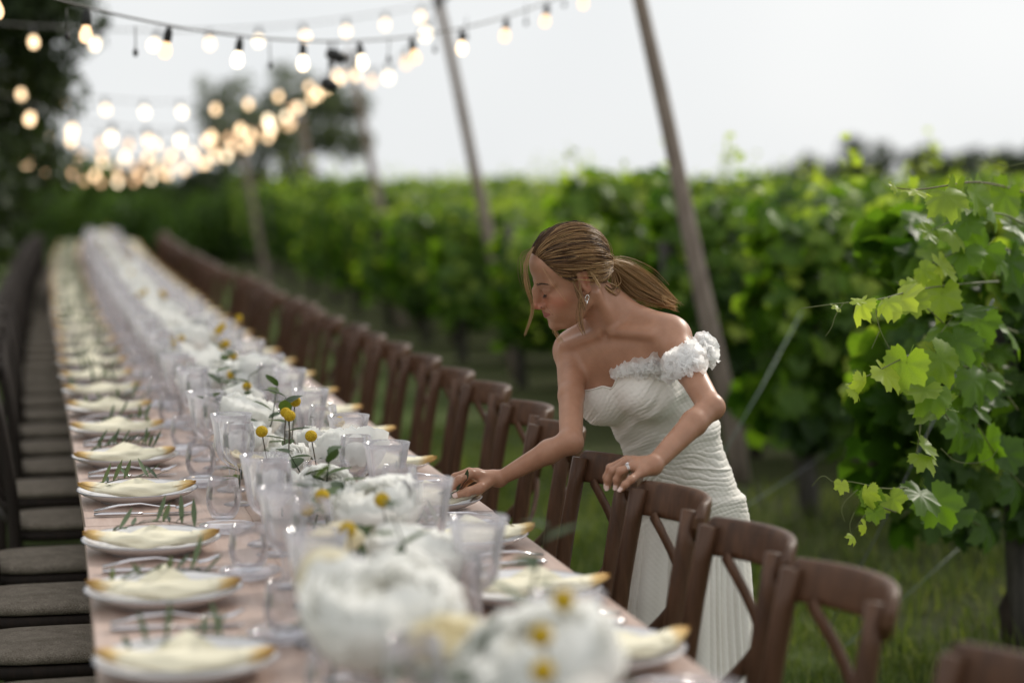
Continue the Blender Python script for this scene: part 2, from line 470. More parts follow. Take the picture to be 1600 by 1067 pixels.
for k, ((px, py), d, rx, hz, mt) in enumerate(FB):
    p = P(px, py, d); hz = max(hz * .86, .6)
    tree('round_bush', BL[k], (p[0], p[1], 0), .4, (p[0], p[1], hz * .5), (rx, rx, hz * .55), 26, (.35, .7), 3600, .085, M[mt], 50 + k, trunk_r=.06, limbs=4, group='bushes behind the far end of the table')
p = P(470, 250, 40)
tree('grey_green_tree', 'loose grey-green tree rising behind the middle poles', (p[0], p[1], 0), 1.3, (p[0], p[1], 2.55), (1.25, 1.1, 1.35), 60, (.24, .42), 4200, .075, M['leaf_olive'], 71, trunk_r=.10)
p = P(352, 225, 46)
tree('grey_green_tree', 'thin tree behind the strings of light left of the poles', (p[0], p[1], 0), 1.4, (p[0], p[1], 2.9), (.80, .75, 1.05), 34, (.26, .46), 2000, .075, M['leaf_olive'], 72, trunk_r=.09)
p = P(405, 215, 37)
tree('grey_green_tree', 'small dark tree between the two far poles', (p[0], p[1], 0), 1.2, (p[0], p[1], 2.0), (.75, .7, .85), 30, (.26, .44), 1500, .075, M['leaf_olive'], 73, trunk_r=.09)
# trees on the skyline to the right
RT = [(1262, 279, 120, 2.0, 1.3), (1385, 268, 118, 3.2, 2.2), (1335, 277, 130, 2.6, 1.5), (1440, 274, 121, 2.7, 1.7), (1500, 270, 125, 2.6, 1.8), (1560, 275, 117, 3.2, 1.6), (1640, 268, 120, 3.2, 2.0)]
RL = ['small dark skyline tree left of the skyline row', 'largest dark tree on the skyline above the vines', 'low dark tree left of the largest skyline tree', 'dark skyline tree right of the largest one',
      'pointed dark skyline tree over the near vine', 'wide dark skyline tree behind the near vine shoots', 'dark skyline tree at the right edge']
for k, (px, py, d, rx, rz) in enumerate(RT):
    p = P(px, py, d)
    tree('skyline_tree', RL[k], (p[0], p[1], 0), 1.0, (p[0], p[1], p[2] - rz * .1), (rx, rx, rz), 26, (.5, 1.0), 3800, .14, M['leaf_dark'], 90 + k, trunk_r=.14, limbs=5, group='dark trees on the skyline')
# far wood and fields
v, q, t_ = leaf_cloud(*blobs(5, 420, [(-160, 330), (330, 380), (-1.5, .3)], (1.3, 2.3)), 16000, .75, 8, (.2, .9))
tag(link('far_wood', np_mesh('far_wood', v, q, M['leaf_bush'], t_, smooth=False)), 'far wood on the horizon behind the vineyard', 'wood', kind='stuff')
g = np.random.default_rng(12)
rows = []
for k in range(46):
    y = 44 + k * 2.6 + (k > 20) * (k - 20) * 1.2
    n = 60; c = np.stack([g.uniform(3 + y * .03, 12 + y * .52, n), np.full(n, y) + g.normal(0, .12, n), g.uniform(.7, 1.35, n)], 1); rows.append(c)
c = np.concatenate(rows)
v, q, t_ = leaf_cloud(c, np.tile([[1.3, .35, .35]], (len(c), 1)), 26000, .13, 13, (.35, 1.0))
M['leaf_far_vine'] = leaf_mat('far_vine_leaves', (.035, .068, .012), (.085, .145, .022), (.20, .27, .05), .42, .6, far=True)
tag(link('far_vineyard', np_mesh('far_vineyard', v, q, M['leaf_far_vine'], t_, smooth=False)), 'far rows of the vineyard merging into one green band', 'vineyard', kind='stuff')

# pale building at the far left
b0 = P(18, 335, 41)
bt = thing('farm_building', 'low pale grey building beyond the left chairs', 'building', (b0[0] - .4, b0[1], 0))
M['plaster'] = wood_mat('grey_plaster', (.30, .31, .31), (.36, .37, .37), (.42, .42, .42), 1.2, (1, 1, 1), .85, .1)
M['pane'] = simple('dull_window_glass', (.10, .14, .18), .1)
MB().box((-.9, .9, 1.0), (2.4, 1.8, 2.0), bevel=.01).build('wall', M['plaster'], bt, False)
MB().box((-.9, .9, 2.06), (2.7, 2.1, .10), bevel=.02).build('roof', M['post_wood'], bt, False)
wf = MB().box((.0, -.012, 1.1), (.5, .03, .9)).build('window', M['plaster'], bt, False)
MB().box((.0, -.035, 1.1), (.42, .02, .82)).build('pane', M['pane'], wf, False)
# ------------------------------------------------------------------ tables joined end to end
SEC = [(1.92, 4.425)] + [(4.435 + 2.49 * k, 4.435 + 2.49 * k + 2.482) for k in range(8)]
def tabletop_mesh(L):
    mb = MB(); g = random.Random(2); w = TABLE_W / 5
    return [MB().box((0, 0, 0), (w - .0008, L, .036), bevel=.0022) for _ in range(1)]
tb_me = {}
for k, (y0, y1) in enumerate(SEC):
    yc = (y0 + y1) / 2; L = y1 - y0
    x0, x1 = XL(y0) + (.003 if k % 2 else 0), XL(y1)
    lab = ('pale wooden banquet table nearest the camera, under the large foreground peonies' if k == 0 else
           'pale wooden banquet table second from the camera, where the woman sets a plate' if k == 1 else
           'pale wooden banquet table third from the camera, with sharp yellow billy buttons before it' if k == 2 else
           'pale wooden banquet table at the far end of the row' if k == len(SEC) - 1 else 'pale wooden banquet table in the blurred middle of the long row')
    t = thing('banquet_table', lab, 'table', ((x0 + x1) / 2 + TABLE_W / 2, yc, 0), -math.atan2(x1 - x0, L), 'banquet tables set end to end')
    # boards of the top, each a little different
    w = TABLE_W / 5
    for b in range(5):
        if (L, b) not in tb_me:
            tb_me[(L, b)] = MB().box((0, 0, 0), (w - .0006, L, .034), bevel=.0016).mesh('board', M['table_wood'], False)
        o = link('board', tb_me[(L, b)], t, (-TABLE_W / 2 + w * (b + .5), 0, TABLE_Z - .017 - .0006 * ((b * 7 + k * 3) % 3)))
    MB().box((0, 0, TABLE_Z - .075), (TABLE_W - .12, L - .16, .075), bevel=.003).build('apron', M['table_wood'], t, False)
    for sx in (-1, 1):
        for sy in (-1, 1):
            MB().box((sx * (TABLE_W / 2 - .10), sy * (L / 2 - .18), (TABLE_Z - .07) / 2), (.06, .06, TABLE_Z - .07), bevel=.004).build('leg', M['table_wood'], t, False)

# ------------------------------------------------------------------ cross-back chairs
def arc(p, q, bow, n=9):
    p, q = Vector(p), Vector(q); return [p.lerp(q, i / (n - 1)) + Vector(bow) * math.sin(math.pi * i / (n - 1)) for i in range(n)]
def weave_mat():
    m, nt, out = new_mat('grey_woven_linen')
    h = noise(nt, 330, 2, .6, stretch=(1, 1.6, 1))
    f = math_n(nt, 'ADD', math_n(nt, 'MULTIPLY', h, .8), math_n(nt, 'MULTIPLY', noise(nt, 30, 4), .35))
    col = ramp(nt, f, [(.36, (.085, .068, .050)), (.55, (.21, .178, .142)), (.78, (.37, .325, .27))])
    bsdf(nt, out, col, .9, bump(nt, h, .7, .003), .15)
    return m
M['weave'] = weave_mat()
HW = .145                                     # half the width of the back
def chair_parts():
    """list of (name, mesh builder, material key); sitter looks along +x, seat centre above the origin"""
    out = []
    for s in (-1, 1):
        mb = MB()
        pts = [(-.215, s * .165, 0), (-.190, s * .160, .25), (-.185, s * .155, .46), (-.205, s * .150, .66), (-.243, s * HW, .868)]
        sm = []
        for i in range(len(pts) - 1):
            for t in range(3): sm.append(Vector(pts[i]).lerp(Vector(pts[i + 1]), t / 3))
        sm.append(Vector(pts[-1]))
        for _ in range(2): sm[1:-1] = [(a + b * 2 + c) / 4 for a, b, c in zip(sm[:-2], sm[1:-1], sm[2:])]
        mb.tube(sm, [.0195] * len(sm), 8, flat=(1.0, .74), upv=(1, 0, 0))
        out.append(('rear_leg', mb, 'wood'))
    # top rail: bent, thick, its ends reach past the posts
    mb = MB(); n = 21
    def rail(i, j):
        y = (i - .5) * 2 * (HW + .026); bow = .066 * (1 - (y / (HW + .026)) ** 2)
        a = 2 * math.pi * j; ey = min(1.0, math.sqrt(max(0.0, 1 - max(0, abs(i - .5) * 2 - .93) ** 2 / .07 ** 2)) * .72 + .28)
        ca, sa = math.cos(a), math.sin(a)
        rx = .0125 * math.copysign(abs(ca) ** .55, ca); rz = .037 * math.copysign(abs(sa) ** .55, sa) * ey
        return (-.232 - .016 - bow + rx - rz * .18, y, .846 + rz)
    mb.grid(rail, 28, 20)
    m0 = mb.n
    mb.add([rail(0, k / 20) for k in range(20)], [tuple(range(20))]); mb.add([rail(1, k / 20) for k in range(20)], [tuple(range(19, -1, -1))])
    out.append(('top_rail', mb, 'wood'))
    for s in (-1, 1):
        mb = MB()
        p = arc((-.262, s * (HW - .035), .815), (-.200, -s * (HW - .012), .505), (-.055, 0, 0), 11)
        mb.tube(p, [.0165] * 11, 8, flat=(.42, 1.0), upv=(1, 0, 0))
        out.append(('cross_slat', mb, 'wood'))
    mb = MB(); mb.tube(arc((-.200, -HW, .50), (-.200, HW, .50), (-.03, 0, 0), 9), [.014] * 9, 8, flat=(.6, 1.2), upv=(1, 0, 0)); out.append(('lower_rail', mb, 'wood'))
    # seat frame and cushion
    def seat(rx, ry, z0, z1, dome, puff):
        mb = MB(); n = 32; prof = [(.90, z0), (.985, z0 + .004), (1.0, (z0 + z1) / 2), (.985, z1 - .005), (.95, z1), (.75, z1 + dome * .55), (.4, z1 + dome * .9), (.02, z1 + dome)]
        v = []; f = []
        for r, z in prof:
            for k in range(n):
                a = 2 * math.pi * k / n; c, s_ = math.cos(a), math.sin(a)
                x = rx * math.copysign(abs(c) ** .45, c) * r; y = ry * math.copysign(abs(s_) ** .45, s_) * r * (1 + .06 * c)
                v.append((x, y, z))
        for i in range(len(prof) - 1):
            for k in range(n): f.append((i * n + k, i * n + (k + 1) % n, (i + 1) * n + (k + 1) % n, (i + 1) * n + k))
        f += [tuple(range(n - 1, -1, -1)), tuple(range((len(prof) - 1) * n, len(prof) * n))]
        return mb.add(v, f)
    out.append(('seat', seat(.205, .158, .425, .455, 0, 0), 'wood'))
    out.append(('cushion', seat(.200, .152, .457, .482, .010, 0), 'weave'))
    for s in (-1, 1):
        mb = MB(); mb.tube([(.165, s * .170, .43), (.180, s * .178, .2), (.190, s * .182, 0)], [.019, .017, .014], 8); out.append(('front_leg', mb, 'wood'))
    mb = MB()
    for s in (-1, 1): mb.tube([(-.19, s * .185, .20), (.183, s * .178, .20)], .010, 8)
    mb.tube([(.178, -.175, .27), (.178, .175, .27)], .010, 8); out.append(('stretcher', mb, 'wood'))
    for s in (-1, 1):
        mb = MB(); mb.lathe([(.0002, .0019), (.0040, .0018), (.0052, .0008), (.0052, -.004)], 10)
        mb.v = [(-.2228 + z * 1.0, s * HW + y, .838 + x) for x, y, z in mb.v]
        out.append(('screw', mb, 'screw'))
    return out
CH = {}
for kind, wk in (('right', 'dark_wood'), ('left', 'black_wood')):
    lst = [(n, mb.mesh(n, M[wk if m == 'wood' else m], True), m) for n, mb, m in chair_parts()]
    tot = MB(); cush = MB()
    for n, mb, m in chair_parts():
        if n != 'screw': (cush if m == 'weave' else tot).add(mb.v, mb.f)
    tm = tot.mesh('cross_back_chair', M[wk]); tm.materials.append(M['weave'])
    al = MB(); al.add(tot.v, tot.f); nf = len(al.f); al.add(cush.v, cush.f)
    tm = al.mesh('cross_back_chair', M[wk]); tm.materials.append(M['weave'])
    mi = np.zeros(len(tm.polygons), np.int32); mi[nf:] = 1; tm.polygons.foreach_set('material_index', mi)
    CH[kind] = (lst, tm)
protos = {}
def place_chair(kind, x, y, rz, label, detailed, group):
    if not detailed:
        o = link('cross_back_chair', CH[kind][1], None, (x, y, 0), (0, 0, rz)); return tag(o, label, 'chair', group)
    if kind not in protos:
        t = thing('cross_back_chair', label, 'chair', (x, y, 0), rz, group)
        for n, me, m in CH[kind][0]: link(n, me, t)
        protos[kind] = t; return t
    t = clone(protos[kind]); t.location = (x, y, 0); t.rotation_euler = (0, 0, rz); return tag(t, label, 'chair', group)
g = random.Random(5)
CR = [(2.32, .955, 6), (2.95, .960, 6), (3.38, .955, 5), (3.85, .955, 4), (4.33, .960, 5), (4.98, 1.00, 2), (5.46, 1.04, 3), (6.02, 1.05, 5), (6.5, 1.04, 2)]
RLAB = ['dark cross-back chair at the bottom right corner, only its top rail in view', 'dark cross-back chair nearest the camera on the right of the table', 'dark cross-back chair in front of the white skirt, second from the camera',
        'dark cross-back chair directly in front of the gown and below the hand', 'dark cross-back chair whose top rail the woman leans her hand on',
        'dark cross-back chair behind the outstretched forearm, nearer one', 'dark cross-back chair behind the outstretched forearm, farther one', 'dark cross-back chair next beyond the forearm on the right', 'second dark cross-back chair beyond the forearm']
y = 6.5; k = 0
while y < ROW_END:
    y += .535 + g.uniform(-.04, .04); CR.append((y, (1.03 if y < 14 else .97) + g.uniform(-.02, .02), g.uniform(-4, 4))); k += 1
for i, (y, cx, rot) in enumerate(CR):
    lab = RLAB[i] if i < len(RLAB) else (f'dark cross-back chair, {ORD[i - 6]} beyond the forearm on the right' if i < 16 else 'blurred dark cross-back chair far down the right side of the table')
    place_chair('right', XL(y) - .040 + cx, y, math.pi + math.radians(rot) + math.atan(-slope(y)) , lab, i < 20, 'cross-back chairs along the right of the table')
CLY = [3.52, 4.05, 4.56, 5.07, 5.60, 6.28, 6.93]
y = 6.93
while y < ROW_END:
    y += .545 + g.uniform(-.03, .03); CLY.append(y)
for i, y in enumerate(CLY):
    lab = (['near-black cross-back chair with grey cushion hidden below the bottom left corner', 'near-black cross-back chair with grey cushion at the bottom left corner'] +
           [f'near-black cross-back chair with grey woven cushion, {o} cushion up from the bottom left corner' for o in ORD])[i] if i < 12 else 'blurred dark chair with grey cushion far down the left side of the table'
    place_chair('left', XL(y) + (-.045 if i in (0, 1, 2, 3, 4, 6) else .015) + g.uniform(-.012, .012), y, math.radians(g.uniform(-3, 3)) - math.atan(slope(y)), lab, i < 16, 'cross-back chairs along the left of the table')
# ------------------------------------------------------------------ grapevines
def vine_leaf(seed, n=40, size=1.0, simple_=False):
    """a lobed, toothed vine leaf lying in xy, stalk end at the origin, tip along +x; unit about 1 long"""
    g = random.Random(seed); mb = MB()
    lobes = [(0, 1.0), (.92, .90), (-.92, .90), (1.90, .74), (-1.90, .74)]
    def rad(a):
        r = .70
        for la, lr in lobes:
            d = abs((a - la + math.pi) % (2 * math.pi) - math.pi); r = max(r, lr * math.exp(-(d / .55) ** 2 * .70))
        d = abs(abs(a) - math.pi); r *= 1 - .72 * math.exp(-(d / .30) ** 2)         # notch at the stalk
        return r
    v = [(0, 0, 0)]; f = []
    rings = (.5, 1.0) if not simple_ else (1.0,)
    cup = g.uniform(-.55, .10); tw = g.uniform(-.25, .25); wv = g.uniform(0, 6)
    for ri, rg in enumerate(rings):
        for k in range(n):
            a = -math.pi + 2 * math.pi * (k + .5) / n
            r = rad(a) * rg * (1 + .06 * math.sin(a * 2 + wv))
            if rg == 1.0 and not simple_: r *= 1 + (.065 if k % 2 else -.06)
            x, y = r * math.cos(a) * .62, r * math.sin(a) * .62
            vein = min(abs((a - la + math.pi) % (2 * math.pi) - math.pi) for la, _ in lobes)
            z = cup * r * r * .7 + (.075 * min(vein, .45) / .45 * r) + .05 * math.sin(a * 3 + wv) * r * r + tw * x * y
            v.append((x + .10, y, z))
    v[0] = (.10, 0, 0)
    if simple_:
        for k in range(n): f.append((0, 1 + k, 1 + (k + 1) % n))
    else:
        for k in range(n):
            f.append((0, 1 + k, 1 + (k + 1) % n)); f.append((1 + k, 1 + n + k, 1 + n + (k + 1) % n, 1 + (k + 1) % n))
    return mb.add(v, f)
def stalk(mb): mb.tube([(.10, 0, 0), (.02, 0, -.02), (-.28, .03, -.16)], [.010, .009, .008], 4, tint=.7); return mb
M['vine_leaf'] = leaf_mat('vine_leaves', (.030, .075, .010), (.125, .230, .022), (.44, .53, .085), .55, .42)
M['cane'] = simple('green_vine_cane', (.13, .15, .045), .6)
M['cane_brown'] = simple('brown_vine_cane', (.10, .055, .03), .7)
def vleaf_mat_mesh(seed, tint):
    mb = vine_leaf(seed); mb.a = [tint + .10 * math.hypot(x - .1, y) for x, y, z in mb.v]; stalk(mb)
    return mb.mesh('leaf', M['vine_leaf'])
VL = [[vleaf_mat_mesh(k + 10 * q, t) for k in range(4)] for q, t in enumerate((.08, .34, .62, .88))]
VL_ = 0
_sl = []
for k in range(5):
    mb = vine_leaf(60 + k, 15, simple_=True); _sl.append((np.array(mb.v), np.array(mb.f)))

def leaf_sites(seed, n, L, z0=.38, z1=1.27, half=.33, ends=False):
    """positions, outward normals, ages for leaves over a hedge of length L along x"""
    g = np.random.default_rng(seed)
    x = g.uniform(-L / 2, L / 2, n); u = g.random(n); z = z0 + (z1 - z0) * u ** .75
    top = .5 + .5 * np.sin(x * 5 + seed) * np.sin(x * 11 + seed * 2)
    z += top * .16 * (u > .7) - .08 * (u < .2) * g.random(n)
    prof = half * np.sqrt(np.clip(1 - ((z - (z0 + z1) / 2 - .05) / ((z1 - z0) / 2 + .22)) ** 2, .05, 1)) * (1 + .25 * np.sin(x * 7 + z * 5 + seed))
    sd = np.where(g.random(n) < .5, -1, 1); depth = g.random(n) ** .5
    y = sd * prof * depth
    nrm_ = np.stack([g.normal(0, .35, n), sd * (.55 + .5 * depth), .35 + .6 * (z - z0) / (z1 - z0) + g.normal(0, .25, n)], 1)
    nrm_ += g.normal(0, .25, (n, 3)); nrm_ /= np.linalg.norm(nrm_, axis=1)[:, None]
    tone = np.clip(.12 + .48 * depth * ((z - z0) / (z1 - z0)) + g.normal(0, .17, n) + (g.random(n) < .14) * .45 * depth, 0, 1)  # outer and upper leaves paler, painting in light besides young growth
    s = g.uniform(.10, .155, n) * (1 - .25 * tone)
    # shoots that rise and lean out of the hedge
    m = max(3, int(L * 13)); P_, N_, A_, S_, SH = [np.stack([x, y, z], 1)], [nrm_], [tone], [s], []
    for k in range(m):
        b = np.array([g.uniform(-L / 2, L / 2), g.normal(0, .12), z1 - .12]); d = np.array([g.normal(0, .35), g.normal(0, .45), 1.0]); ln = g.uniform(.18, .58)
        if g.random() < .35: b = np.array([b[0], np.sign(g.normal()) * half * .9, g.uniform(z0 + .2, z1 - .2)]); d = np.array([g.normal(0, .4), np.sign(b[1]) * 1.0, g.normal(-.1, .5)])
        d /= np.linalg.norm(d); q = 7; t = (np.arange(q) + .6) / q
        c = b + d * (ln * t)[:, None] + np.array([0, 0, -.10]) * (t ** 2)[:, None] * (abs(d[2]) < .8)
        SH.append((b, b + d * ln * .5, c[-1]))
        nn = g.normal(0, .6, (q, 3)) + np.array([0, 0, .7]) + d * .2; nn /= np.linalg.norm(nn, axis=1)[:, None]
        P_.append(c + g.normal(0, .02, (q, 3))); N_.append(nn); A_.append(np.clip(.45 + .5 * t + g.normal(0, .08, q), 0, 1)); S_.append(.12 - .075 * t)
    return np.concatenate(P_), np.concatenate(N_), np.concatenate(A_), np.concatenate(S_), SH
def frames(nn, seed):
    """tip direction hangs downward across the normal"""
    g = np.random.default_rng(seed); d = np.tile(np.array([0, 0, -1.0]), (len(nn), 1)) + g.normal(0, .55, (len(nn), 3))
    t = d - nn * (d * nn).sum(1)[:, None]; t /= np.linalg.norm(t, axis=1)[:, None] + 1e-9
    return t, np.cross(nn, t)
def foliage_mesh(seed, n, L, **k):
    P_, N_, A_, S_, SH = leaf_sites(seed, n, L, **k); t, b = frames(N_, seed); g = np.random.default_rng(seed + 1)
    V, F, T = [], [], []; off = 0; kk = g.integers(0, len(_sl), len(P_))
    for q, (lv, lf) in enumerate(_sl):
        w = np.where(kk == q)[0]
        if not len(w): continue
        s = S_[w] / .95
        v = P_[w][:, None] + (t[w][:, None] * lv[None, :, 0:1] + b[w][:, None] * lv[None, :, 1:2] + N_[w][:, None] * lv[None, :, 2:3]) * s[:, None, None]
        V.append(v.reshape(-1, 3)); F.append((lf[None] + (np.arange(len(w)) * len(lv))[:, None, None] + off).reshape(-1, 3)); T.append(np.repeat(A_[w], len(lv))); off += len(w) * len(lv)
    return np_mesh('foliage', np.concatenate(V), np.concatenate(F), M['vine_leaf'], np.concatenate(T), smooth=False, tris=True), SH
def trunk_mesh(seed):
    g = random.Random(seed); mb = MB()
    p = [Vector((0, 0, -.05))]
    for k in range(1, 7): p.append(Vector((g.uniform(-.035, .035), g.uniform(-.03, .03), k * .13)))
    mb.tube(p, [.042, .036, .032, .033, .030, .033, .036], 8)
    for s in (-1, 1): mb.tube([p[-1], p[-1] + Vector((s * .12, 0, .07)), p[-1] + Vector((s * .48, g.uniform(-.03, .03), .10))], [.026, .020, .012], 7)
    return mb.mesh('trunk', M['bark'])
TRK = [trunk_mesh(k) for k in range(4)]
FOL = [foliage_mesh(200 + k, 1150, 1.12)[0] for k in range(5)]
ROW_X = 3.15; ROW_Y = [5.85, 8.35, 10.3, 12.2, 14.2, 16.2, 18.2, 20.2, 22.3, 24.4, 26.5, 28.7, 31.0, 33.4, 36.0, 38.6]
vr = random.Random(3)
post_me = [MB().tube([(0, 0, -.2), (.01, 0, .6), (-.01, .01, 1.20)], [.045, .042, .038], 9).mesh('end_post', M['post_wood']), MB().tube([(0, 0, -.2), (.0, .01, .5), (.015, .0, 1.05)], [.048, .045, .044], 9).mesh('end_post', M['post_wood'])]
rown = ['row nearest the camera', 'second row from the camera', 'third row from the camera', 'fourth row from the camera', 'fifth row from the camera']
for r, y in enumerate(ROW_Y):
    vis = .50 * y + .9 - ROW_X
    n = max(2, min(int(vis / 1.05) + 1, 6 if r < 8 else 5))
    for k in range(n):
        if r == 0 and k == 0: continue                       # the near vine is built leaf by leaf below
        lab = (f'leafy grapevine, {ORD[k]} from the row end, in the {rown[r]}' if r < 5 else 'blurred leafy grapevine in the far vineyard rows')
        t = thing('grapevine', lab, 'grapevine', (ROW_X + .50 + k * 1.05 + (.55 if r == 0 else 0) - (1.05 if r == 0 else 0) + vr.uniform(-.08, .08), y + vr.uniform(-.06, .06), 0), math.pi * vr.randint(0, 1) + vr.uniform(-.05, .05), 'grapevines near the table' if r < 5 else 'far grapevines')
        link('trunk', vr.choice(TRK), t)
        f = link('foliage', vr.choice(FOL), t); f['kind'] = 'stuff'; f.scale = (1, 1, vr.uniform(.84, 1.14))
    tag(link('end_post', post_me[r % 2], None, ((ROW_X if r else 2.95) + .12 + vr.uniform(-.04, .04), y, 0), (vr.uniform(-.03, .03), vr.uniform(-.12, .0), 0)),
        f'grey wooden post at the end of the vine {rown[r]}' if r < 5 else 'wooden end post of a far vine row', 'post', 'wooden posts at the vine row ends' if r < 5 else 'far wooden vine posts')
    if r < 9:
        tr = MB()
        for z in (.75, 1.1, 1.42): tr.tube([(0, 0, z), (min(vis + 1, 6), 0, z + .01)], .0016, 4)
        tag(tr.build('trellis_wire', M['wire']), f'thin trellis wires along the vine {rown[r]}' if r < 5 else 'thin trellis wires of a far vine row', 'wire', 'trellis wires near the table' if r < 5 else 'far trellis wires').location = ((ROW_X if r else 2.9) - .06, y, 0)

# the near vine: every leaf its own object
P_, N_, A_, S_, SH = leaf_sites(311, 800, .95, z0=.46, z1=1.27, half=.34)
A_ = np.clip(A_ - .14, 0, 1)
nv = thing('grapevine', 'sharp leafy grapevine at the right edge, first of the row nearest the camera', 'grapevine', (3.02, ROW_Y[0], 0), 0, 'grapevines near the table')
link('trunk', TRK[1], nv)
base = np.array([3.02, ROW_Y[0], 0])
def cane(name, pts, r0=.0028, r1=.0012, m='cane'):
    p = [Vector(tuple(np.asarray(q) - base)) for q in pts]
    for _ in range(2):
        o = [p[0]]
        for a, b in zip(p[:-1], p[1:]): o += [a.lerp(b, .25), a.lerp(b, .75)]
        p = o + [p[-1]]
    MB().tube(p, list(np.linspace(r0, r1, len(p))), 6).build(name, M[m], nv); return p
EX_P, EX_N, EX_A, EX_S = [], [], [], []
def shoot(pts, leaves, m='cane', r0=.003):
    """a shoot through picture points (x, y, distance) with leaves (fraction, size, age)"""
    w = [P(*q) for q in pts]; p = cane('shoot', w, r0, .0010, m); g = random.Random(len(EX_P) + 3)
    for f, s, a in leaves:
        c = np.array(p[min(len(p) - 1, int(f * (len(p) - 1)))]) + base
        EX_P.append(c + np.array([g.uniform(-.02, .02), g.uniform(-.03, .0), g.uniform(-.02, .01)]))
        EX_N.append(nrm2(np.array([g.uniform(-.9, .8), -.60 + g.uniform(-.35, .5), .40 + g.uniform(-.45, .5)]))); EX_A.append(a); EX_S.append(s)
def nrm2(v): return v / np.linalg.norm(v)
def tendril(pts): cane('tendril', [P(*q) for q in pts], .0013, .0006, 'cane')
shoot([(1560, 440, 5.6), (1480, 445, 5.2), (1420, 455, 5.0), (1370, 470, 4.9), (1310, 474, 4.85), (1252, 482, 4.85)], [(.30, .13, .55), (.46, .115, .80), (.58, .07, .9), (.66, .075, .92), (.72, .04, .95), (.80, .03, .95)])
tendril([(1318, 474, 4.85), (1305, 492, 4.84), (1300, 512, 4.84), (1290, 525, 4.84)]); tendril([(1368, 484, 4.88), (1374, 515, 4.87), (1390, 545, 4.87)]); tendril([(1374, 518, 4.87), (1362, 545, 4.87)])
shoot([(1580, 600, 5.7), (1500, 570, 5.2), (1440, 545, 5.0), (1390, 570, 4.9), (1355, 588, 4.85), (1325, 600, 4.85)], [(.25, .14, .32), (.42, .13, .50), (.55, .12, .70), (.66, .10, .80), (.8, .06, .78), (.92, .05, .85)])
shoot([(1560, 690, 5.9), (1500, 680, 5.3), (1465, 630, 5.0), (1440, 600, 4.95)], [(.3, .13, .30), (.5, .12, .42), (.7, .12, .60), (.85, .11, .5), (.95, .09, .66)])
shoot([(1545, 830, 5.9), (1480, 790, 5.3), (1430, 760, 5.0), (1380, 765, 4.9), (1335, 752, 4.86), (1298, 752, 4.86)], [(.12, .13, .18), (.22, .14, .22), (.34, .13, .28), (.46, .12, .36), (.56, .07, .55), (.66, .065, .66), (.76, .06, .85), (.86, .04, .88)])
tendril([(1340, 765, 4.88), (1312, 790, 4.87), (1320, 815, 4.87)]); tendril([(1335, 800, 4.87), (1325, 825, 4.87), (1340, 850, 4.87)]); tendril([(1300, 752, 4.86), (1285, 740, 4.86), (1268, 760, 4.86)])
shoot([(1400, 800, 4.9), (1372, 790, 4.88), (1350, 805, 4.87), (1338, 825, 4.87)], [(.4, .05, .7), (.75, .04, .8), (.95, .035, .8)])
shoot([(1600, 300, 5.8), (1530, 282, 5.3), (1480, 290, 5.1), (1430, 298, 5.0), (1390, 292, 4.97)], [(.2, .13, .50), (.35, .13, .62), (.5, .12, .55), (.62, .11, .6), (.78, .07, .85), (.95, .035, .9)], 'cane_brown')
tendril([(1600, 255, 5.2), (1570, 262, 5.2), (1545, 250, 5.2), (1535, 236, 5.2)]); tendril([(1462, 600, 5.0), (1455, 640, 5.0), (1448, 690, 5.0)]); tendril([(1470, 700, 5.1), (1495, 725, 5.1), (1545, 722, 5.1), (1560, 700, 5.1)])
shoot([(1590, 520, 5.8), (1540, 500, 5.4), (1500, 480, 5.2), (1470, 520, 5.1)], [(.3, .14, .25), (.5, .13, .3), (.7, .13, .2), (.9, .12, .45)])
shoot([(1440, 640, 5.0), (1436, 690, 4.98), (1430, 715, 4.97)], [(.5, .09, .62), (.9, .08, .7)])
shoot([(1590, 640, 5.6), (1530, 560, 5.3), (1470, 500, 5.15), (1400, 440, 5.05)], [(.2, .12, .2), (.35, .12, .3), (.5, .11, .38), (.65, .10, .5), (.8, .08, .62), (.95, .05, .8)])
shoot([(1600, 400, 5.6), (1550, 380, 5.4), (1500, 390, 5.25), (1440, 420, 5.15)], [(.2, .13, .2), (.35, .12, .26), (.5, .12, .34), (.65, .11, .42), (.8, .09, .55), (.95, .06, .7)])
shoot([(1600, 350, 5.5), (1560, 330, 5.4), (1500, 340, 5.3), (1455, 360, 5.25)], [(.2, .13, .3), (.4, .12, .36), (.6, .11, .45), (.8, .10, .5), (.95, .07, .7)])
shoot([(1600, 760, 5.7), (1560, 720, 5.5), (1520, 650, 5.35), (1500, 610, 5.3)], [(.2, .13, .1), (.4, .12, .16), (.6, .12, .22), (.8, .11, .3), (.95, .09, .4)])
PA = np.concatenate([P_ + base, np.array(EX_P)]); NA_ = np.concatenate([N_, np.array(EX_N)]); AA = np.concatenate([A_, EX_A]); SA = np.concatenate([S_, EX_S])
nb_ = len(P_); t_, b_ = frames(NA_, 17)
order = np.argsort(-np.where(np.arange(len(PA)) >= nb_, 9, 0) - (PA[:, 0] < 3.10) * 1.0 - (NA_[:, 1] < 0) * .5)
single = set(order[:296].tolist())
rest_v, rest_f, rest_t, off = [], [], [], 0
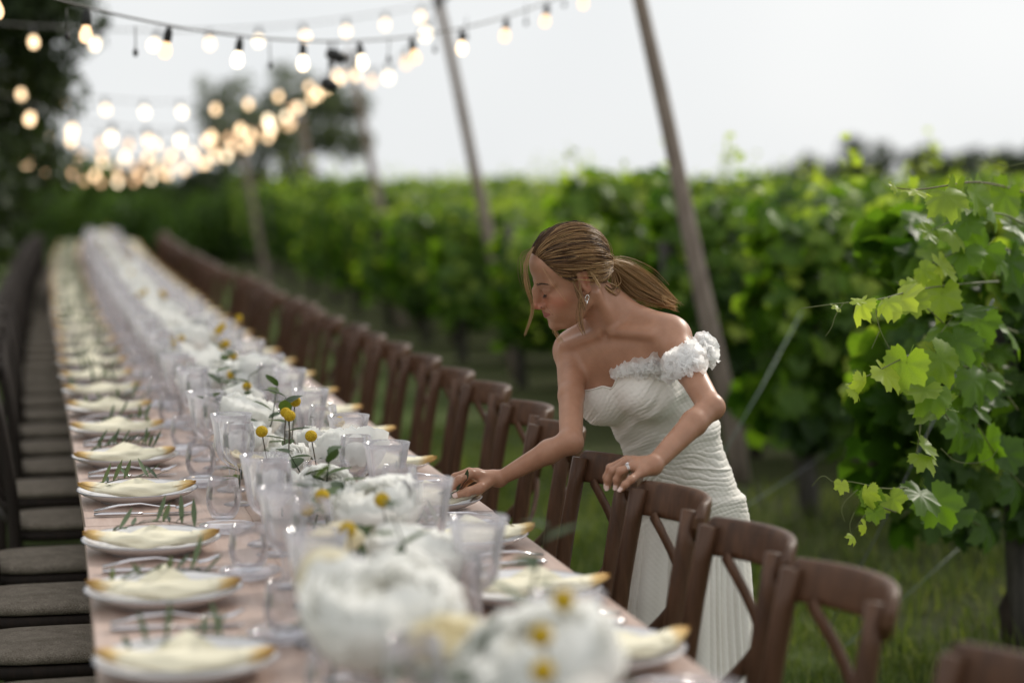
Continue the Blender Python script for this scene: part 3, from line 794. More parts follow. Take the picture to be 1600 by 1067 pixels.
for i in range(len(PA)):
    if i in single:
        q = min(3, int(AA[i] * 4)); me = VL[q][(i * 7) % 4]
        mt = Matrix((t_[i], b_[i], NA_[i])).transposed().to_4x4() * 1.0
        s = SA[i] / .95
        o = link('leaf', me, nv); o.matrix_local = Matrix.Translation(tuple(PA[i] - base)) @ mt @ Matrix.Diagonal((s, s, s, 1))
    else:
        lv, lf = _sl[i % 5]; s = SA[i] / .95
        rest_v.append(PA[i] - base + (t_[i][None] * lv[:, 0:1] + b_[i][None] * lv[:, 1:2] + NA_[i][None] * lv[:, 2:3]) * s); rest_f.append(lf + off); rest_t.append(np.full(len(lv), AA[i])); off += len(lv)
if rest_v:
    o = link('foliage', np_mesh('foliage', np.concatenate(rest_v), np.concatenate(rest_f), M['vine_leaf'], np.concatenate(rest_t), smooth=False, tris=True), nv); o['kind'] = 'stuff'

# anchor wires from the row ends down into the grass
def wire(a, b, mat, lab, r=.0030):
    a, b = Vector(tuple(a)), Vector(tuple(b))
    o = MB().tube([Vector((0, 0, 0)), (b - a) * .5 + Vector((0, 0, -.012)), b - a], r, 6).build('anchor_wire', M[mat]); o.location = a
    tag(o, lab, 'wire', 'anchor wires of the vine rows')
wire(PZ(1284, 1003, 0.0), P(1552, 468, 5.75), 'wire', 'taut anchor wire crossing the near vine leaves down to the grass', .0026)
wire(PZ(1292, 1032, 0.0), P(1560, 800, 6.9), 'wire_green', 'lower slack anchor wire running low over the grass', .0018)
wire(PZ(1050, 860, 0.0) if False else P(1118, 730, 7.2), P(1252, 488, 8.2), 'wire_green', 'blurred anchor wire right of the raised shoulder', .0024)
wire(P(1150, 800, 7.4), P(1330, 678, 9.2), 'wire', 'faint lower anchor wire right of the white skirt', .0016)
# ------------------------------------------------------------------ poles and strings of bulbs
POLES = []
PSPEC = [((1162, 755), (992, -40), 9.95, 2.85), ((812, 592), (686, 5), 14.9, 2.86), ((632, 514), (548, 95), 20.2, 2.72), ((528, 472), (468, 175), 25.2, 2.45), ((420, 448), (374, 215), 29.0, 2.3)]
PLAB = ['tall leaning wooden pole behind the woman', 'leaning wooden pole with a black clamp, second from the right', 'leaning wooden pole in the middle distance, third from the right', 'blurred wooden pole before the grey-green tree', 'farthest blurred tan wooden pole']
for (b, t_, dep, zt), lab in zip(PSPEC, PLAB):
    p0 = PZ(b[0], b[1], 0); d = dep * 1.0
    ptop = P(t_[0], t_[1], p0[1] / (math.cos(YAW) * 1.0) * 1.0 if False else float((p0 - _C) @ _fw))
    p0 = Vector(tuple(p0)); ptop = Vector(tuple(ptop))
    top = p0 + (ptop - p0) * 1.04
    th = thing('light_pole', lab, 'pole', p0, 0, 'leaning wooden poles carrying the lights')
    dv = top - p0; k = 12; rr_ = random.Random(int(dep * 10)); sd = dv.cross(Vector((0, 1, 0))).normalized()
    MB().tube([Vector((0, 0, -.1))] + [dv * (i / k) + sd * (.004 * math.sin(i * .9 + dep)) for i in range(1, k + 1)], [.052 - .018 * i / k + rr_.uniform(-.0015, .0015) for i in range(k + 1)], 12).build('shaft', M['pole_wood'], th)
    MB().tube([dv * .955, dv * .975], .045, 12).build('clamp', M['black'], th)
    MB().tube([dv * .968, dv * .968 + Vector((.05, -.04, .03)), dv * .968 + Vector((.12, -.08, .06))], [.014, .016, .006], 7).build('hook', M['black'], th)
    POLES.append((p0, p0 + dv * .965))
def bulb_mat(name, col, e):
    m, nt, out = new_mat(name); em = nt.nodes.new('ShaderNodeEmission'); em.inputs[0].default_value = (*col, 1); em.inputs[1].default_value = e
    nt.links.new(em.outputs[0], out.inputs[0]); return m
M['bulb'] = [bulb_mat('warm_lit_bulb', (1.0, .70, .41), 2.5), bulb_mat('warm_dim_bulb', (1.0, .62, .34), 1.5), bulb_mat('bright_lit_bulb', (1.0, .80, .54), 2.9)]
bp = [(.0004, -.068), (.011, -.066), (.0195, -.058), (.0235, -.045), (.0225, -.031), (.0165, -.015), (.0125, -.004), (.0120, .0)]
BULB = [MB().lathe(bp, 16).mesh('bulb', m) for m in M['bulb']]
SOCK = MB().lathe([(.0005, -.004), (.0150, -.004), (.0165, .002), (.0165, .030), (.0125, .040), (.0115, .052), (.0005, .054)], 12, close=True).mesh('socket', M['black'])
PIG = MB().tube([(.020, 0, .045), (.021, 0, -.030)], .0022, 5).add(*(lambda q: (q.v, q.f))(MB().lathe([(.0004, -.056), (.006, -.052), (.0088, -.044), (.0075, -.034), (.003, -.028)], 8, (.021, 0, 0)))).mesh('empty_drop', M['black'])
lr = random.Random(8)
def string(a, b, sag, n, lab, dim=.25, r=.0045, pig=0.0, start=.5, size=1.35):
    a, b = Vector(tuple(a)), Vector(tuple(b)); t = thing('string_light', lab, 'string lights', a, 0, 'strings of warm bulbs over the table')
    def c(u): return (b - a) * u + Vector((0, 0, -4 * sag * u * (1 - u)))
    MB().tube([c(i / 40) for i in range(41)], r, 5).build('cable', M['black'], t)
    for i in range(n):
        u = (i + start) / n; p = c(u)
        yaw = lr.uniform(0, 6.28); tl = (lr.uniform(-.25, .25), lr.uniform(-.25, .25), yaw)
        s = link('socket', SOCK, t, p + Vector((0, 0, -.052)), tl); s.scale = (size, size, size)
        q = lr.random(); link('bulb', BULB[1 if q < dim else (2 if q > .75 else 0)], s)
        if lr.random() < pig: link('empty_drop', PIG, t, p + Vector((lr.uniform(.12, .25) * (b - a).normalized().x, 0, -.05)), (0, 0, yaw))
    return t, c
R = [np.array(p[1]) for p in POLES]
def proj_px(p):
    v = np.asarray(p) - _C; z = v @ _fw; return 800 + FPX * (v @ _rt) / z, 533.5 - FPX * (v @ _up) / z
def string_to(a, b, via, n, lab, **k):
    """hang a string from a to b with the sag that takes it down to the height seen at one point"""
    a = np.asarray(a, float); b = np.asarray(b, float)
    us = np.linspace(.02, .98, 200); pts = a + (b - a) * us[:, None]
    xs = np.array([proj_px(p)[0] for p in pts]); u = us[int(np.argmin(abs(xs - via[0])))]
    p = a + (b - a) * u; d = float((p - _C) @ _fw)
    sag = (via[1] - proj_px(p)[1]) / FPX * d / (4 * u * (1 - u))
    return string(a, b, sag, n, lab, **k)
t0, c0 = string_to(R[0] + np.array([0, 0, .08]), P(-260, -120, 5.2), (480, 63), 13, 'nearest string of bulbs, sharp black sockets across the top left', dim=.6, r=.0040, pig=.6, size=.86)
string_to(R[1], P(-250, 10, 9.5), (300, 47), 11, 'string of bulbs from the second pole, faint across the pale sky', dim=.3, size=1.0)
string_to(R[2], P(-80, 95, 15), (300, 158), 11, 'blurred string of bulbs from the third pole, the higher one', dim=.1, size=1.15)
string_to(R[2], P(-60, 120, 13.5), (215, 200), 12, 'blurred string of bulbs from the third pole, hanging before the dark tree', dim=.3)
string_to(R[3], P(15, 205, 20), (200, 232), 13, 'blurred string of bulbs from the fourth pole, upper one', dim=.4)
string_to(R[3], P(20, 235, 23), (210, 262), 13, 'blurred string of bulbs from the fourth pole, lower one', dim=.4)
string_to(R[4], P(30, 245, 26), (235, 268), 13, 'lowest farthest string of bulbs over the end of the table', dim=.4)
string_to(R[4], P(60, 200, 26), (150, 240), 12, 'far string of bulbs just above the lowest one', dim=.5)
string_to(R[2], R[4], (430, 180), 9, 'blurred string of bulbs slanting from the third pole down to the farthest', dim=.35)
string_to(R[3], P(-20, 180, 18), (250, 212), 12, 'blurred string of bulbs from the fourth pole to the dark tree', dim=.4)
string_to(R[4], P(-10, 235, 24), (160, 252), 12, 'far string of bulbs passing in front of the pale building', dim=.5)
string_to(R[1], R[2], (640, 74), 5, 'string of bulbs running from the second pole to the third', dim=.2)

# two black plug connectors hang from the nearest string
us = np.linspace(.02, .98, 300); xs = np.array([proj_px(np.array(c0(u)) + np.array(t0.location))[0] for u in us])
for px, drop, L in ((524, .055, .075), (513, .16, .06)):
    p = c0(us[int(np.argmin(abs(xs - px)))])
    mb = MB().tube([p, p - Vector((0, 0, drop))], .003, 5); c = p - Vector((0, 0, drop))
    mb.tube([c + Vector((-L / 2, 0, .012)), c + Vector((-L / 4, 0, .006)), c + Vector((L / 4, 0, -.006)), c + Vector((L / 2, 0, -.010))], [.014, .024, .022, .012], 9)
    mb.build('plug_connector', M['black'], t0)
# ------------------------------------------------------------------ place settings
M['china'] = simple('white_china', (.70, .69, .70), .18)
M['china_rim'] = simple('grey_china_rim', (.36, .36, .41), .2)
M['glass'] = glass_mat('clear_glass', .03, .45, (.95, .95, .98), .02, .7)
M['ribbed'] = glass_mat('ribbed_glass', .20, .75, (.95, .94, .98), .06, .7)
M['cut_glass'] = glass_mat('cut_glass', .25, .7, (.95, .95, .96), .05, .7)
M['wax'] = simple('cream_wax', (.78, .72, .60), .5)
def napkin_mat():
    m, nt, out = new_mat('dip_dyed_napkin')
    t = attr(nt); n = noise(nt, 30, 4)
    f = math_n(nt, 'ADD', t, math_n(nt, 'MULTIPLY', math_n(nt, 'SUBTRACT', n, .5), .5))
    col = ramp(nt, f, [(.40, (.82, .765, .59)), (.66, (.66, .45, .18)), (1.0, (.42, .225, .055))])
    bsdf(nt, out, col, .85, bump(nt, noise(nt, 400, 2), .25, .001), .15, sheen=.15)
    return m
M['napkin'] = napkin_mat()
M['olive'] = leaf_mat('olive_leaves', (.016, .030, .014), (.045, .072, .035), (.12, .16, .09), .2, .45, far=True)
M['stem'] = simple('brown_stem', (.060, .045, .025), .7)

plate_mb = MB().lathe([(.0005, .004), (.078, .004), (.080, .0), (.086, .0), (.088, .005), (.110, .0115), (.130, .020), (.1405, .0275), (.1415, .0290), (.1400, .0300), (.1285, .0235), (.108, .0150), (.086, .0092), (.070, .0078), (.0005, .0078)], 56)
plate_me = plate_mb.mesh('plate', M['china'])
rim_me = MB().lathe([(.1410, .0284), (.1424, .0291), (.1413, .0304), (.1399, .0303)], 56, wob=lambda a, r, z: 1 + .0012 * math.sin(a * 24)).mesh('rim', M['china_rim'])

def napkin_mesh(seed):
    g = random.Random(seed); mb = MB(); k1 = g.uniform(-.016, .016); k2 = g.uniform(.016, .040); up = g.uniform(.010, .020); a5 = g.uniform(4, 8); a6 = g.uniform(.10, .26)
    def cen(u): return Vector((u * .139, -.030 + k2 * u * u + k1 * u, .020 + up * abs(u) ** 2.4))
    def roll(i, j):
        u = (i - .5) * 2; a = 2 * math.pi * j; e = max(0.0, 1 - abs(u) ** 5) ** .6
        d = (.040 - .013 * abs(u)) * e + .0008; h = (.0120 + .002 * math.cos(u * 4)) * (e ** .6) + .0006
        c = cen(u); fold = 1 + a6 * math.sin(a * 3 + u * a5 + seed) + .10 * math.sin(a * 5 - u * 9 + seed * 2)
        return c + Vector((0, math.cos(a) * d * fold, math.sin(a) * h * fold + h * .4))
    mb.grid(roll, 26, 16, tint=lambda i, j: max(0, abs((i - .5) * 2) - .48) * 2.1)
    # loose upper fold lying over each end, with the dyed inside showing
    for s in (-1, 1):
        def flap(i, j):
            u = s * (.60 + .40 * i); c = cen(u); w = .026 * (1 - i ** 2.0) + .002
            return c + Vector((0, (j - .5) * 2 * w, .011 * (1 - i * .75) + .006 * (1 - (2 * j - 1) ** 2) * (1 - i) + .004 * abs(2 * j - 1) * i))
        mb.grid(flap, 8, 8, tint=lambda i, j: .35 + .65 * i)
    # triangular peak standing at the back
    pw = g.uniform(.058, .075); ph = g.uniform(.045, .060)
    def peak(i, j):
        x = (i - .5) * 2 * pw; t = j * (1 - abs(i - .5) * 2)
        return Vector((x * (1 - .15 * t), -.020 + .050 * t + .004 * math.sin(x * 60), .030 + (ph - .030) * t + .004 * math.sin(t * 3)))
    mb.grid(peak, 16, 8)
    return mb.mesh('napkin', M['napkin'])
nap_me = [napkin_mesh(k) for k in range(9)]

def leaf_blade(mb, base, d, up, L, w, tint, fold=.25, curl=.2):
    base = Vector(base); d = Vector(d).normalized(); up = Vector(up); s = d.cross(up).normalized(); n = s.cross(d).normalized()
    v = []
    for t in (0, .25, .5, .75, 1):
        ww = w * math.sin(math.pi * min(1, (t * .92 + .06))) ** .8 if t < 1 else 0.0004
        c = base + d * (L * t) + n * (curl * L * t * t)
        v += [c - s * ww + n * ww * fold, c, c + s * ww + n * ww * fold]
    f = []
    for i in range(4):
        for j in range(2): f.append((i * 3 + j, i * 3 + j + 1, i * 3 + 4 + j, i * 3 + 3 + j))
    mb.add(v, f, tint)
leaf_me = []
for k in range(4):
    mb = MB(); leaf_blade(mb, (0, 0, 0), (1, 0, 0), (0, 0, 1), .048 + .008 * k, .0052 + .0006 * (k % 2), .2 + .2 * k, curl=.1 * (k - 1.5))
    leaf_me.append(mb.mesh('leaf', M['olive']))
def sprig_spec(seed):
    g = random.Random(seed); n = g.randint(13, 18); pts = []; ls = []
    for i in range(8):
        t = i / 7; pts.append(Vector((-.10 + .18 * t, .012 + .022 * math.sin(t * 3 + seed), .008 + .022 * math.sin(t * 2.6))))
    for i in range(n):
        t = (i + .5) / n; p = pts[min(6, int(t * 7))].lerp(pts[min(7, int(t * 7) + 1)], t * 7 % 1)
        az = (math.pi / 2.6) * (1 if i % 2 else -1) + g.uniform(-.5, .5); el = g.uniform(-.05, .75)
        ls.append((p, az, el, g.randrange(4), g.uniform(.8, 1.15)))
    return pts, ls
sprig_near, sprig_far = [], []
for k in range(5):
    pts, ls = sprig_spec(k)
    st = MB().tube(pts, [.0013] * 7 + [.0006], 5); sme = st.mesh('olive_sprig', M['stem'])
    sprig_near.append((sme, ls))
    mb = MB(); mb.tube(pts, [.0013] * 7 + [.0006], 4, tint=.05)
    for p, az, el, q, sc in ls:
        leaf_blade(mb, p, (math.cos(az) * math.cos(el), math.sin(az) * math.cos(el), math.sin(el)), (0.01, 0, 1), (.048 + .008 * q) * sc, .0056, .2 + .2 * q)
    sprig_far.append(mb.mesh('olive_sprig', M['olive']))
def put_sprig(k, loc, rz, label, near, group):
    if not near: return tag(link('olive_sprig', sprig_far[k], None, loc, (0, 0, rz)), label, 'sprig', group)
    sme, ls = sprig_near[k]
    t = thing('olive_sprig', label, 'sprig', loc, rz, group)
    link('stem', sme, t)
    for p, az, el, q, sc in ls:
        o = link('leaf', leaf_me[q], t, p, (0, -el, az)); o.scale = (sc, sc, sc)
    return t

# cutlery
kn_h = MB().tube([(-.115, 0, .006), (-.10, 0, .0065), (-.04, 0, .006), (-.005, 0, .0055)], [.0070, .0085, .0065, .0048], 10, flat=(.55, 1), upv=(0, 0, 1)).mesh('handle', M['steel'])
mb = MB()
def blade(i, j):
    x = -.005 + .115 * i; w = (.0085 - .0015 * math.cos(i * 5)) * (1 if i < .85 else math.sqrt(max(0, 1 - ((i - .85) / .15) ** 2)) + .02)
    return (x, -w + 2 * w * j, .0052 + .0009 * math.sin(math.pi * j))
mb.grid(blade, 12, 4); kn_b = mb.mesh('blade', M['steel'])
fk_h = MB().tube([(-.115, 0, .010), (-.06, 0, .020), (-.01, 0, .022), (.03, 0, .014), (.045, 0, .012)], [.0075, .0065, .0042, .0038, .0060], 10, flat=(.40, 1), upv=(0, 0, 1)).mesh('handle', M['steel'])
mb = MB()
def pal(i, j):
    x = .045 + .025 * i; w = .0062 + .0050 * math.sin(i * 1.5)
    return (x, -w + 2 * w * j, .012 - .003 * i + .004 * (2 * j - 1) ** 2)
mb.grid(pal, 5, 5)
for q in range(4): mb.tube([(.069, -.0093 + .0062 * q, .009), (.090, -.0095 + .0063 * q, .012), (.112, -.0080 + .0054 * q, .021)], [.0019, .0017, .0008], 6)
fk_t = mb.mesh('tines', M['steel'])
def put_cutlery(x, y, rz, side, lab, group):
    t = thing('table_knife', 'steel table knife ' + lab, 'knife', (x, y, TABLE_Z), rz, group[0]); link('handle', kn_h, t); link('blade', kn_b, t)
    t = thing('table_fork', 'steel table fork ' + lab, 'fork', (x, y + .014, TABLE_Z + .004), rz + .10, group[1]); link('handle', fk_h, t); link('tines', fk_t, t)

# glasses
def rib(n, a): return lambda q, r, z: 1 + a * abs(math.sin(q * n / 2)) * (1 if z > .075 else .35)
gob_prof = [(.0005, .0), (.036, .0), (.037, .0025), (.030, .0065), (.012, .0115), (.0075, .022), (.0068, .045), (.0085, .058), (.0135, .066), (.026, .075), (.034, .090), (.038, .115), (.042, .145), (.0465, .172), (.0505, .190),
            (.0490, .190), (.0445, .170), (.040, .143), (.036, .115), (.032, .092), (.024, .080), (.012, .073), (.0005, .0715)]
gob_me = MB().lathe(gob_prof, 60, wob=rib(30, .030)).mesh('goblet', M['ribbed'])
tum_prof = [(.0005, .0), (.022, .0), (.027, .003), (.034, .016), (.0385, .034), (.0390, .050), (.0360, .072), (.0325, .090), (.0315, .0905), (.0345, .071), (.0372, .050), (.0367, .035), (.032, .018), (.024, .009), (.0005, .0075)]
tum_me = MB().lathe(tum_prof, 48).mesh('stemless_glass', M['glass'])
wine_prof = [(.0005, .0), (.036, .0), (.037, .0015), (.020, .005), (.006, .010), (.0042, .03), (.0040, .075), (.0060, .088), (.018, .098), (.031, .114), (.0375, .138), (.0370, .165), (.0335, .192), (.0325, .1925), (.0357, .165), (.0360, .138), (.0300, .116), (.016, .101), (.0005, .0965)]
wine_me = MB().lathe(wine_prof, 44).mesh('wine_glass', M['glass'])
dish_me = MB().lathe([(.0005, .002), (.030, .0), (.034, .002), (.052, .010), (.060, .0165), (.0590, .0180), (.050, .0120), (.032, .0048), (.0005, .0045)], 40).mesh('glass_dish', M['glass'])
hur_me = MB().lathe([(.0005, .0), (.050, .0), (.0525, .003), (.0525, .128), (.0515, .1300), (.0500, .1285), (.0500, .006), (.0005, .006)], 44).mesh('candle_glass', M['glass'])
can_b = MB().lathe([(.0005, .0), (.031, .0), (.032, .002), (.0315, .066), (.029, .069), (.010, .066), (.0005, .066)], 24).mesh('wax', M['wax'])
can_w = MB().tube([(0, 0, .064), (.001, 0, .075)], .0012, 6).mesh('wick', M['black'])

PL = [2.50, 3.05, 3.59, 4.10, 4.77, 5.37, 5.99]
PR = [2.45, 2.98, 3.46, 4.01, 4.49, 5.09, 5.71]
g = random.Random(9)
for L_, st in ((PL, .555), (PR, .545)):
    while L_[-1] < ROW_END - .5: L_.append(L_[-1] + st + g.uniform(-.035, .035))
GL = [2.66, 3.20, 3.68, 4.12, 4.87, 5.42, 6.10]; GR = [2.10, 2.63, 3.27, 3.72, 4.26, 4.78, 5.40]
NEAR = 13; FULL = 24
def far_or(i, side, what, near_txt):
    o = ORD[i] if i < len(ORD) else ''
    return f'{what}, {o} place setting from the near end, {side} side' if i < NEAR else f'{what} among the blurred far settings, {side} side'
for side, ys, gs in (('left', PL, GL), ('right', PR, GR)):
    sg = 1 if side == 'left' else -1
    for i, y in enumerate(ys):
        a0 = -math.atan(slope(y))
        ex = XL(y) if side == 'left' else XL(y) + TABLE_W
        rz = a0 + (0 if side == 'left' else math.pi) + g.uniform(-.06, .06)
        px = ex + sg * (.128 if side == 'left' else .163) + g.uniform(-.006, .006)
        near = i < FULL
        def lab(w): return far_or(i, side, w, '')
        gr = lambda w: f'{w} on the {side} of the table' if i < NEAR else f'far {w} on the {side} of the table'
        if near:
            t = thing('plate', lab('white plate with thin grey rim'), 'plate', (px, y, TABLE_Z), rz, gr('white plates'))
            link('dish', plate_me, t); link('rim', rim_me, t)
        else:
            tag(link('plate', plate_me, None, (px, y, TABLE_Z), (0, 0, rz)), lab('white plate with thin grey rim'), 'plate', gr('white plates'))
        held = side == 'right' and i == 4
        nz = TABLE_Z + .004
        nr = a0 + g.uniform(-.13, .13) if side == 'left' else a0 + g.uniform(-.25, .25)
        tag(link('napkin', nap_me[(i * 4 + (side == 'right')) % 9], None, (px + (0 if side == 'left' else .02), y, nz), (0, 0, nr)), lab('rolled cream napkin with gold dyed ends'), 'napkin', gr('cream napkins'))
        sp = put_sprig((i * 2 + (side == 'right')) % 5, (px + g.uniform(-.02, .03) - (.09 if side == 'right' else 0), y + (.035 if side == 'left' else -.01), TABLE_Z + .022), a0 + g.uniform(-.4, .4), lab('green olive sprig on the napkin'), i < 12, gr('olive sprigs'))
        if i < FULL:
            put_cutlery(ex + sg * (.142 if side == 'left' else .150), y - .225, a0 + (0 if side == 'left' else math.pi) + g.uniform(-.06, .06), side, lab('beside the plate'), (gr('table knives'), gr('table forks')))
        gy = gs[i] if i < len(gs) else y + (.08 if side == 'left' else -.28)
        gx = XL(gy) + (.355 if side == 'left' else .640) + g.uniform(-.012, .012)
        tag(link('goblet', gob_me, None, (gx, gy, TABLE_Z), (0, 0, g.uniform(0, 6))), lab('tall ribbed milky goblet'), 'goblet', gr('ribbed goblets'))
        if side == 'left':
            tag(link('stemless_glass', tum_me, None, (XL(y) + .310 + g.uniform(-.012, .012), y - .27 + g.uniform(-.03, .03), TABLE_Z), (0, 0, 0)), lab('clear stemless glass'), 'glass', gr('stemless glasses'))
            if i < FULL: tag(link('glass_dish', dish_me, None, (XL(y) + .300, y + .185, TABLE_Z), (0, 0, 0)), lab('small clear glass dish'), 'dish', gr('glass dishes'))
            tag(link('wine_glass', wine_me, None, (XL(y) + .378 + g.uniform(-.015, .015), y - .10 + g.uniform(-.02, .02), TABLE_Z), (0, 0, 0)), lab('clear wine glass on a thin stem'), 'wine glass', gr('wine glasses'))
        elif i > 2:
            tag(link('wine_glass', wine_me, None, (XL(y) + .60 + g.uniform(-.015, .015), y - .12 + g.uniform(-.02, .02), TABLE_Z), (0, 0, 0)), lab('clear wine glass on a thin stem'), 'wine glass', gr('wine glasses'))
# ------------------------------------------------------------------ flowers, vases and candles down the middle
def petal_mat(name, c, heart, trans=.48):
    m, nt, out = new_mat(name)
    col = ramp(nt, attr(nt), [(.0, heart), (.6, c)])
    b = nt.nodes.new('ShaderNodeBsdfDiffuse'); nt.links.new(col, b.inputs[0])
    t = nt.nodes.new('ShaderNodeBsdfTranslucent'); nt.links.new(col, t.inputs[0])
    mx = nt.nodes.new('ShaderNodeMixShader'); mx.inputs[0].default_value = trans
    nt.links.new(b.outputs[0], mx.inputs[1]); nt.links.new(t.outputs[0], mx.inputs[2]); nt.links.new(mx.outputs[0], out.inputs[0])
    return m
M['peony'] = petal_mat('white_peony_petals', (.92, .92, .90), (.90, .88, .79))
M['rose'] = petal_mat('cream_rose_petals', (.84, .79, .63), (.78, .68, .40))
M['ranunculus'] = petal_mat('orange_hearted_petals', (.84, .80, .66), (.80, .38, .05))
def yellow():
    m, nt, out = new_mat('yellow_billy_button')
    tc = nt.nodes.new('ShaderNodeTexCoord'); vo = nt.nodes.new('ShaderNodeTexVoronoi'); vo.inputs['Scale'].default_value = 330
    nt.links.new(tc.outputs['Object'], vo.inputs['Vector'])
    col = ramp(nt, vo.outputs['Distance'], [(.1, (.78, .56, .045)), (.6, (.52, .33, .015))])
    inv = math_n(nt, 'SUBTRACT', 1.0, vo.outputs['Distance'])
    bsdf(nt, out, col, .8, bump(nt, inv, .9, .004), .2)
    return m
M['billy'] = yellow()
M['flower_leaf'] = leaf_mat('flower_leaves', (.020, .040, .012), (.040, .075, .020), (.10, .15, .04), .3, .45, far=True)

def bloom_mesh(kind, seed):
    g = np.random.default_rng(seed); mb = MB()
    if kind == 'peony': n, R, nu, nv = 62, .074, 6, 8
    else: n, R, nu, nv = 30, .040, 5, 7
    for k in range(n):
        f = k / (n - 1)                                          # 0 heart .. 1 outside
        az = k * 2.39996 + g.uniform(-.3, .3)
        pol = .15 + (1.75 if kind == 'peony' else 1.45) * f ** .75 + g.uniform(-.1, .1)        # angle from straight up
        L = R * (.55 + .5 * f) * g.uniform(.85, 1.1); wid = (1.25 if kind == 'peony' else 1.5) * (.9 + .4 * f)
        ph, fr, lift = g.uniform(0, 6), g.integers(2, 5), g.normal(); tipp = .15 + 1.25 * f * g.uniform(.7, 1.15); flare = g.uniform(0, 1)
        o = np.array([math.cos(az), math.sin(az), 0.0]); tng = np.array([-math.sin(az), math.cos(az), 0.0]); z = np.array([0, 0, 1.0])
        def fn(i, j):
            p = pol * (.25 + .75 * i) if kind == 'peony' else pol * (.55 + .45 * i)
            if kind != 'peony': p = pol * (1.25 - .55 * i * (1 - .5 * f))
            w = (j - .5) * wid * (.45 + .55 * math.sin(min(1, i * 1.15) * math.pi * .55))
            notch = 1 - .10 * abs(j - .5) ** 2 * 4 * i + (.05 * math.sin(j * 19 + ph) * i if kind == 'peony' else 0)
            d = o * math.cos(w) + tng * math.sin(w)
            if kind == 'peony':                                  # petals wrap a ball and frill at their lips
                q = 2.35 + (tipp - 2.35) * (i * notch); rs = R * (.34 + .60 * f) * (1 + .05 * lift * i) + (.16 * i ** 3 * flare) * R
                rs *= 1 + .055 * math.sin(j * math.pi * fr * 1.6 + ph) * i ** 2
                return d * (rs * math.sin(q) + .003) + z * (rs * math.cos(q) * .88)
            rr = L * (.30 + .70 * i) * notch
            rad = rr * math.sin(p) + .004; h = rr * math.cos(p)
            ruff = .03 * math.sin(j * 9 + ph) * i ** 2 * L
            return d * (rad + ruff * math.cos(p)) + z * (h + ruff * math.sin(p))
        mb.grid(fn, nu, nv, tint=lambda i, j: .25 + .9 * f)
    name, m = {'peony': ('bloom', 'peony'), 'rose': ('bloom', 'rose'), 'ranunculus': ('bloom', 'ranunculus')}[kind]
    return mb.mesh('bloom', M[m])
BLOOM = {k: [bloom_mesh(k, q) for q in range(3)] for k in ('peony', 'rose', 'ranunculus')}
BALL = MB().lathe([(.0002, -.0140)] + [(.0140 * math.sin(a), -.0140 * math.cos(a)) for a in np.linspace(.3, 2.85, 10)] + [(.0002, .0140)], 18).mesh('head', M['billy'])
def stem_to(top, foot, r=.0016, sag=.006):
    a, b = Vector(foot), Vector(top); return MB().tube([a, a.lerp(b, .5) + Vector((sag, sag * .5, 0)), b], [r * 1.1, r, r * .9], 6)
fr = random.Random(6)
def flower(kind, pos, size, label, cat, group, tilt=None, parts=True):
    pos = Vector(tuple(pos)); base = (pos.x, pos.y, TABLE_Z + .01)
    t = thing({'peony': 'peony', 'rose': 'rose', 'ranunculus': 'ranunculus'}[kind], label, cat, base, 0, group)
    b = link('bloom', fr.choice(BLOOM[kind]), t, (0, 0, pos.z - base[2]), (tilt or (fr.uniform(-.5, .5), fr.uniform(-.5, .5), fr.uniform(0, 6))))
    s = size * 1.10 / (.145 if kind == 'peony' else .085); b.scale = (s, s, s)
    st = MB().tube([(0, 0, 0), (fr.uniform(-.01, .01), fr.uniform(-.01, .01), (pos.z - base[2]) * .6), (0, 0, pos.z - base[2])], [.003, .0028, .0035], 6)
    st.build('stem', M['flower_leaf'], t)
    mb = MB()
    for k in range(4):
        a = fr.uniform(0, 6.3); leaf_blade(mb, (0, 0, (pos.z - base[2]) * fr.uniform(.4, .8)), (math.cos(a), math.sin(a), fr.uniform(-.2, .5)), (0.01, 0, 1), size * fr.uniform(.5, .8), size * .11, fr.random(), curl=-.2)
        mb.build('leaf', M['flower_leaf'], t); mb = MB()
    return t
def billy(pos, foot, label, group, sc=1.0):
    pos = Vector(tuple(pos)); foot = Vector(tuple(foot))
    t = thing('billy_button', label, 'flower', tuple(foot), 0, group)
    o = link('head', BALL, t, pos - foot); o.scale = (sc, sc, sc * .94)
    stem_to(pos - foot, (0, 0, 0)).build('stem', M['stem'], t)
GP = 'white peonies along the middle of the table'
for (px, py, z, size, lab) in [
    (392, 648, .905, .150, 'white peony under the three sharp yellow billy buttons, highest of its vase'), (376, 690, .865, .120, 'white peony low on the left under the sharp yellow billy buttons'),
    (545, 702, .890, .150, 'white peony right of the diamond cut vase, beside the ribbed goblet'), (447, 722, .855, .095, 'small white peony standing in the diamond cut vase'),
    (500, 690, .880, .105, 'white peony tucked behind the billy button right of the diamond cut vase'),
    (585, 795, .900, .150, 'white peony behind the blurred billy button in the middle of the table'), (655, 868, .880, .150, 'blurred white peony in front of the woman’s plate'.replace('’', "'")),
    (600, 960, .930, .185, 'largest blurred white peony in the lower middle of the photo'), (645, 925, .890, .13, 'blurred white peony behind the largest one'),
    (842, 1040, .920, .190, 'blurred white peony at the bottom edge right of the middle'), (725, 1035, .88, .13, 'blurred white peony at the bottom edge between two larger ones'),
    (405, 585, .900, .165, 'white peony beside the leaning billy button stem, beyond the sharp bouquet'), (372, 628, .870, .120, 'white peony just beyond the sharp bouquet on the left'),
    (345, 560, .880, .130, 'white peony behind the cream rose bud with dark leaves'), (330, 590, .85, .10, 'white peony left of the cream rose bud')]:
    flower('peony', PZ(px, py, z), size, lab, 'peony', GP)
GRS = 'cream roses along the middle of the table'
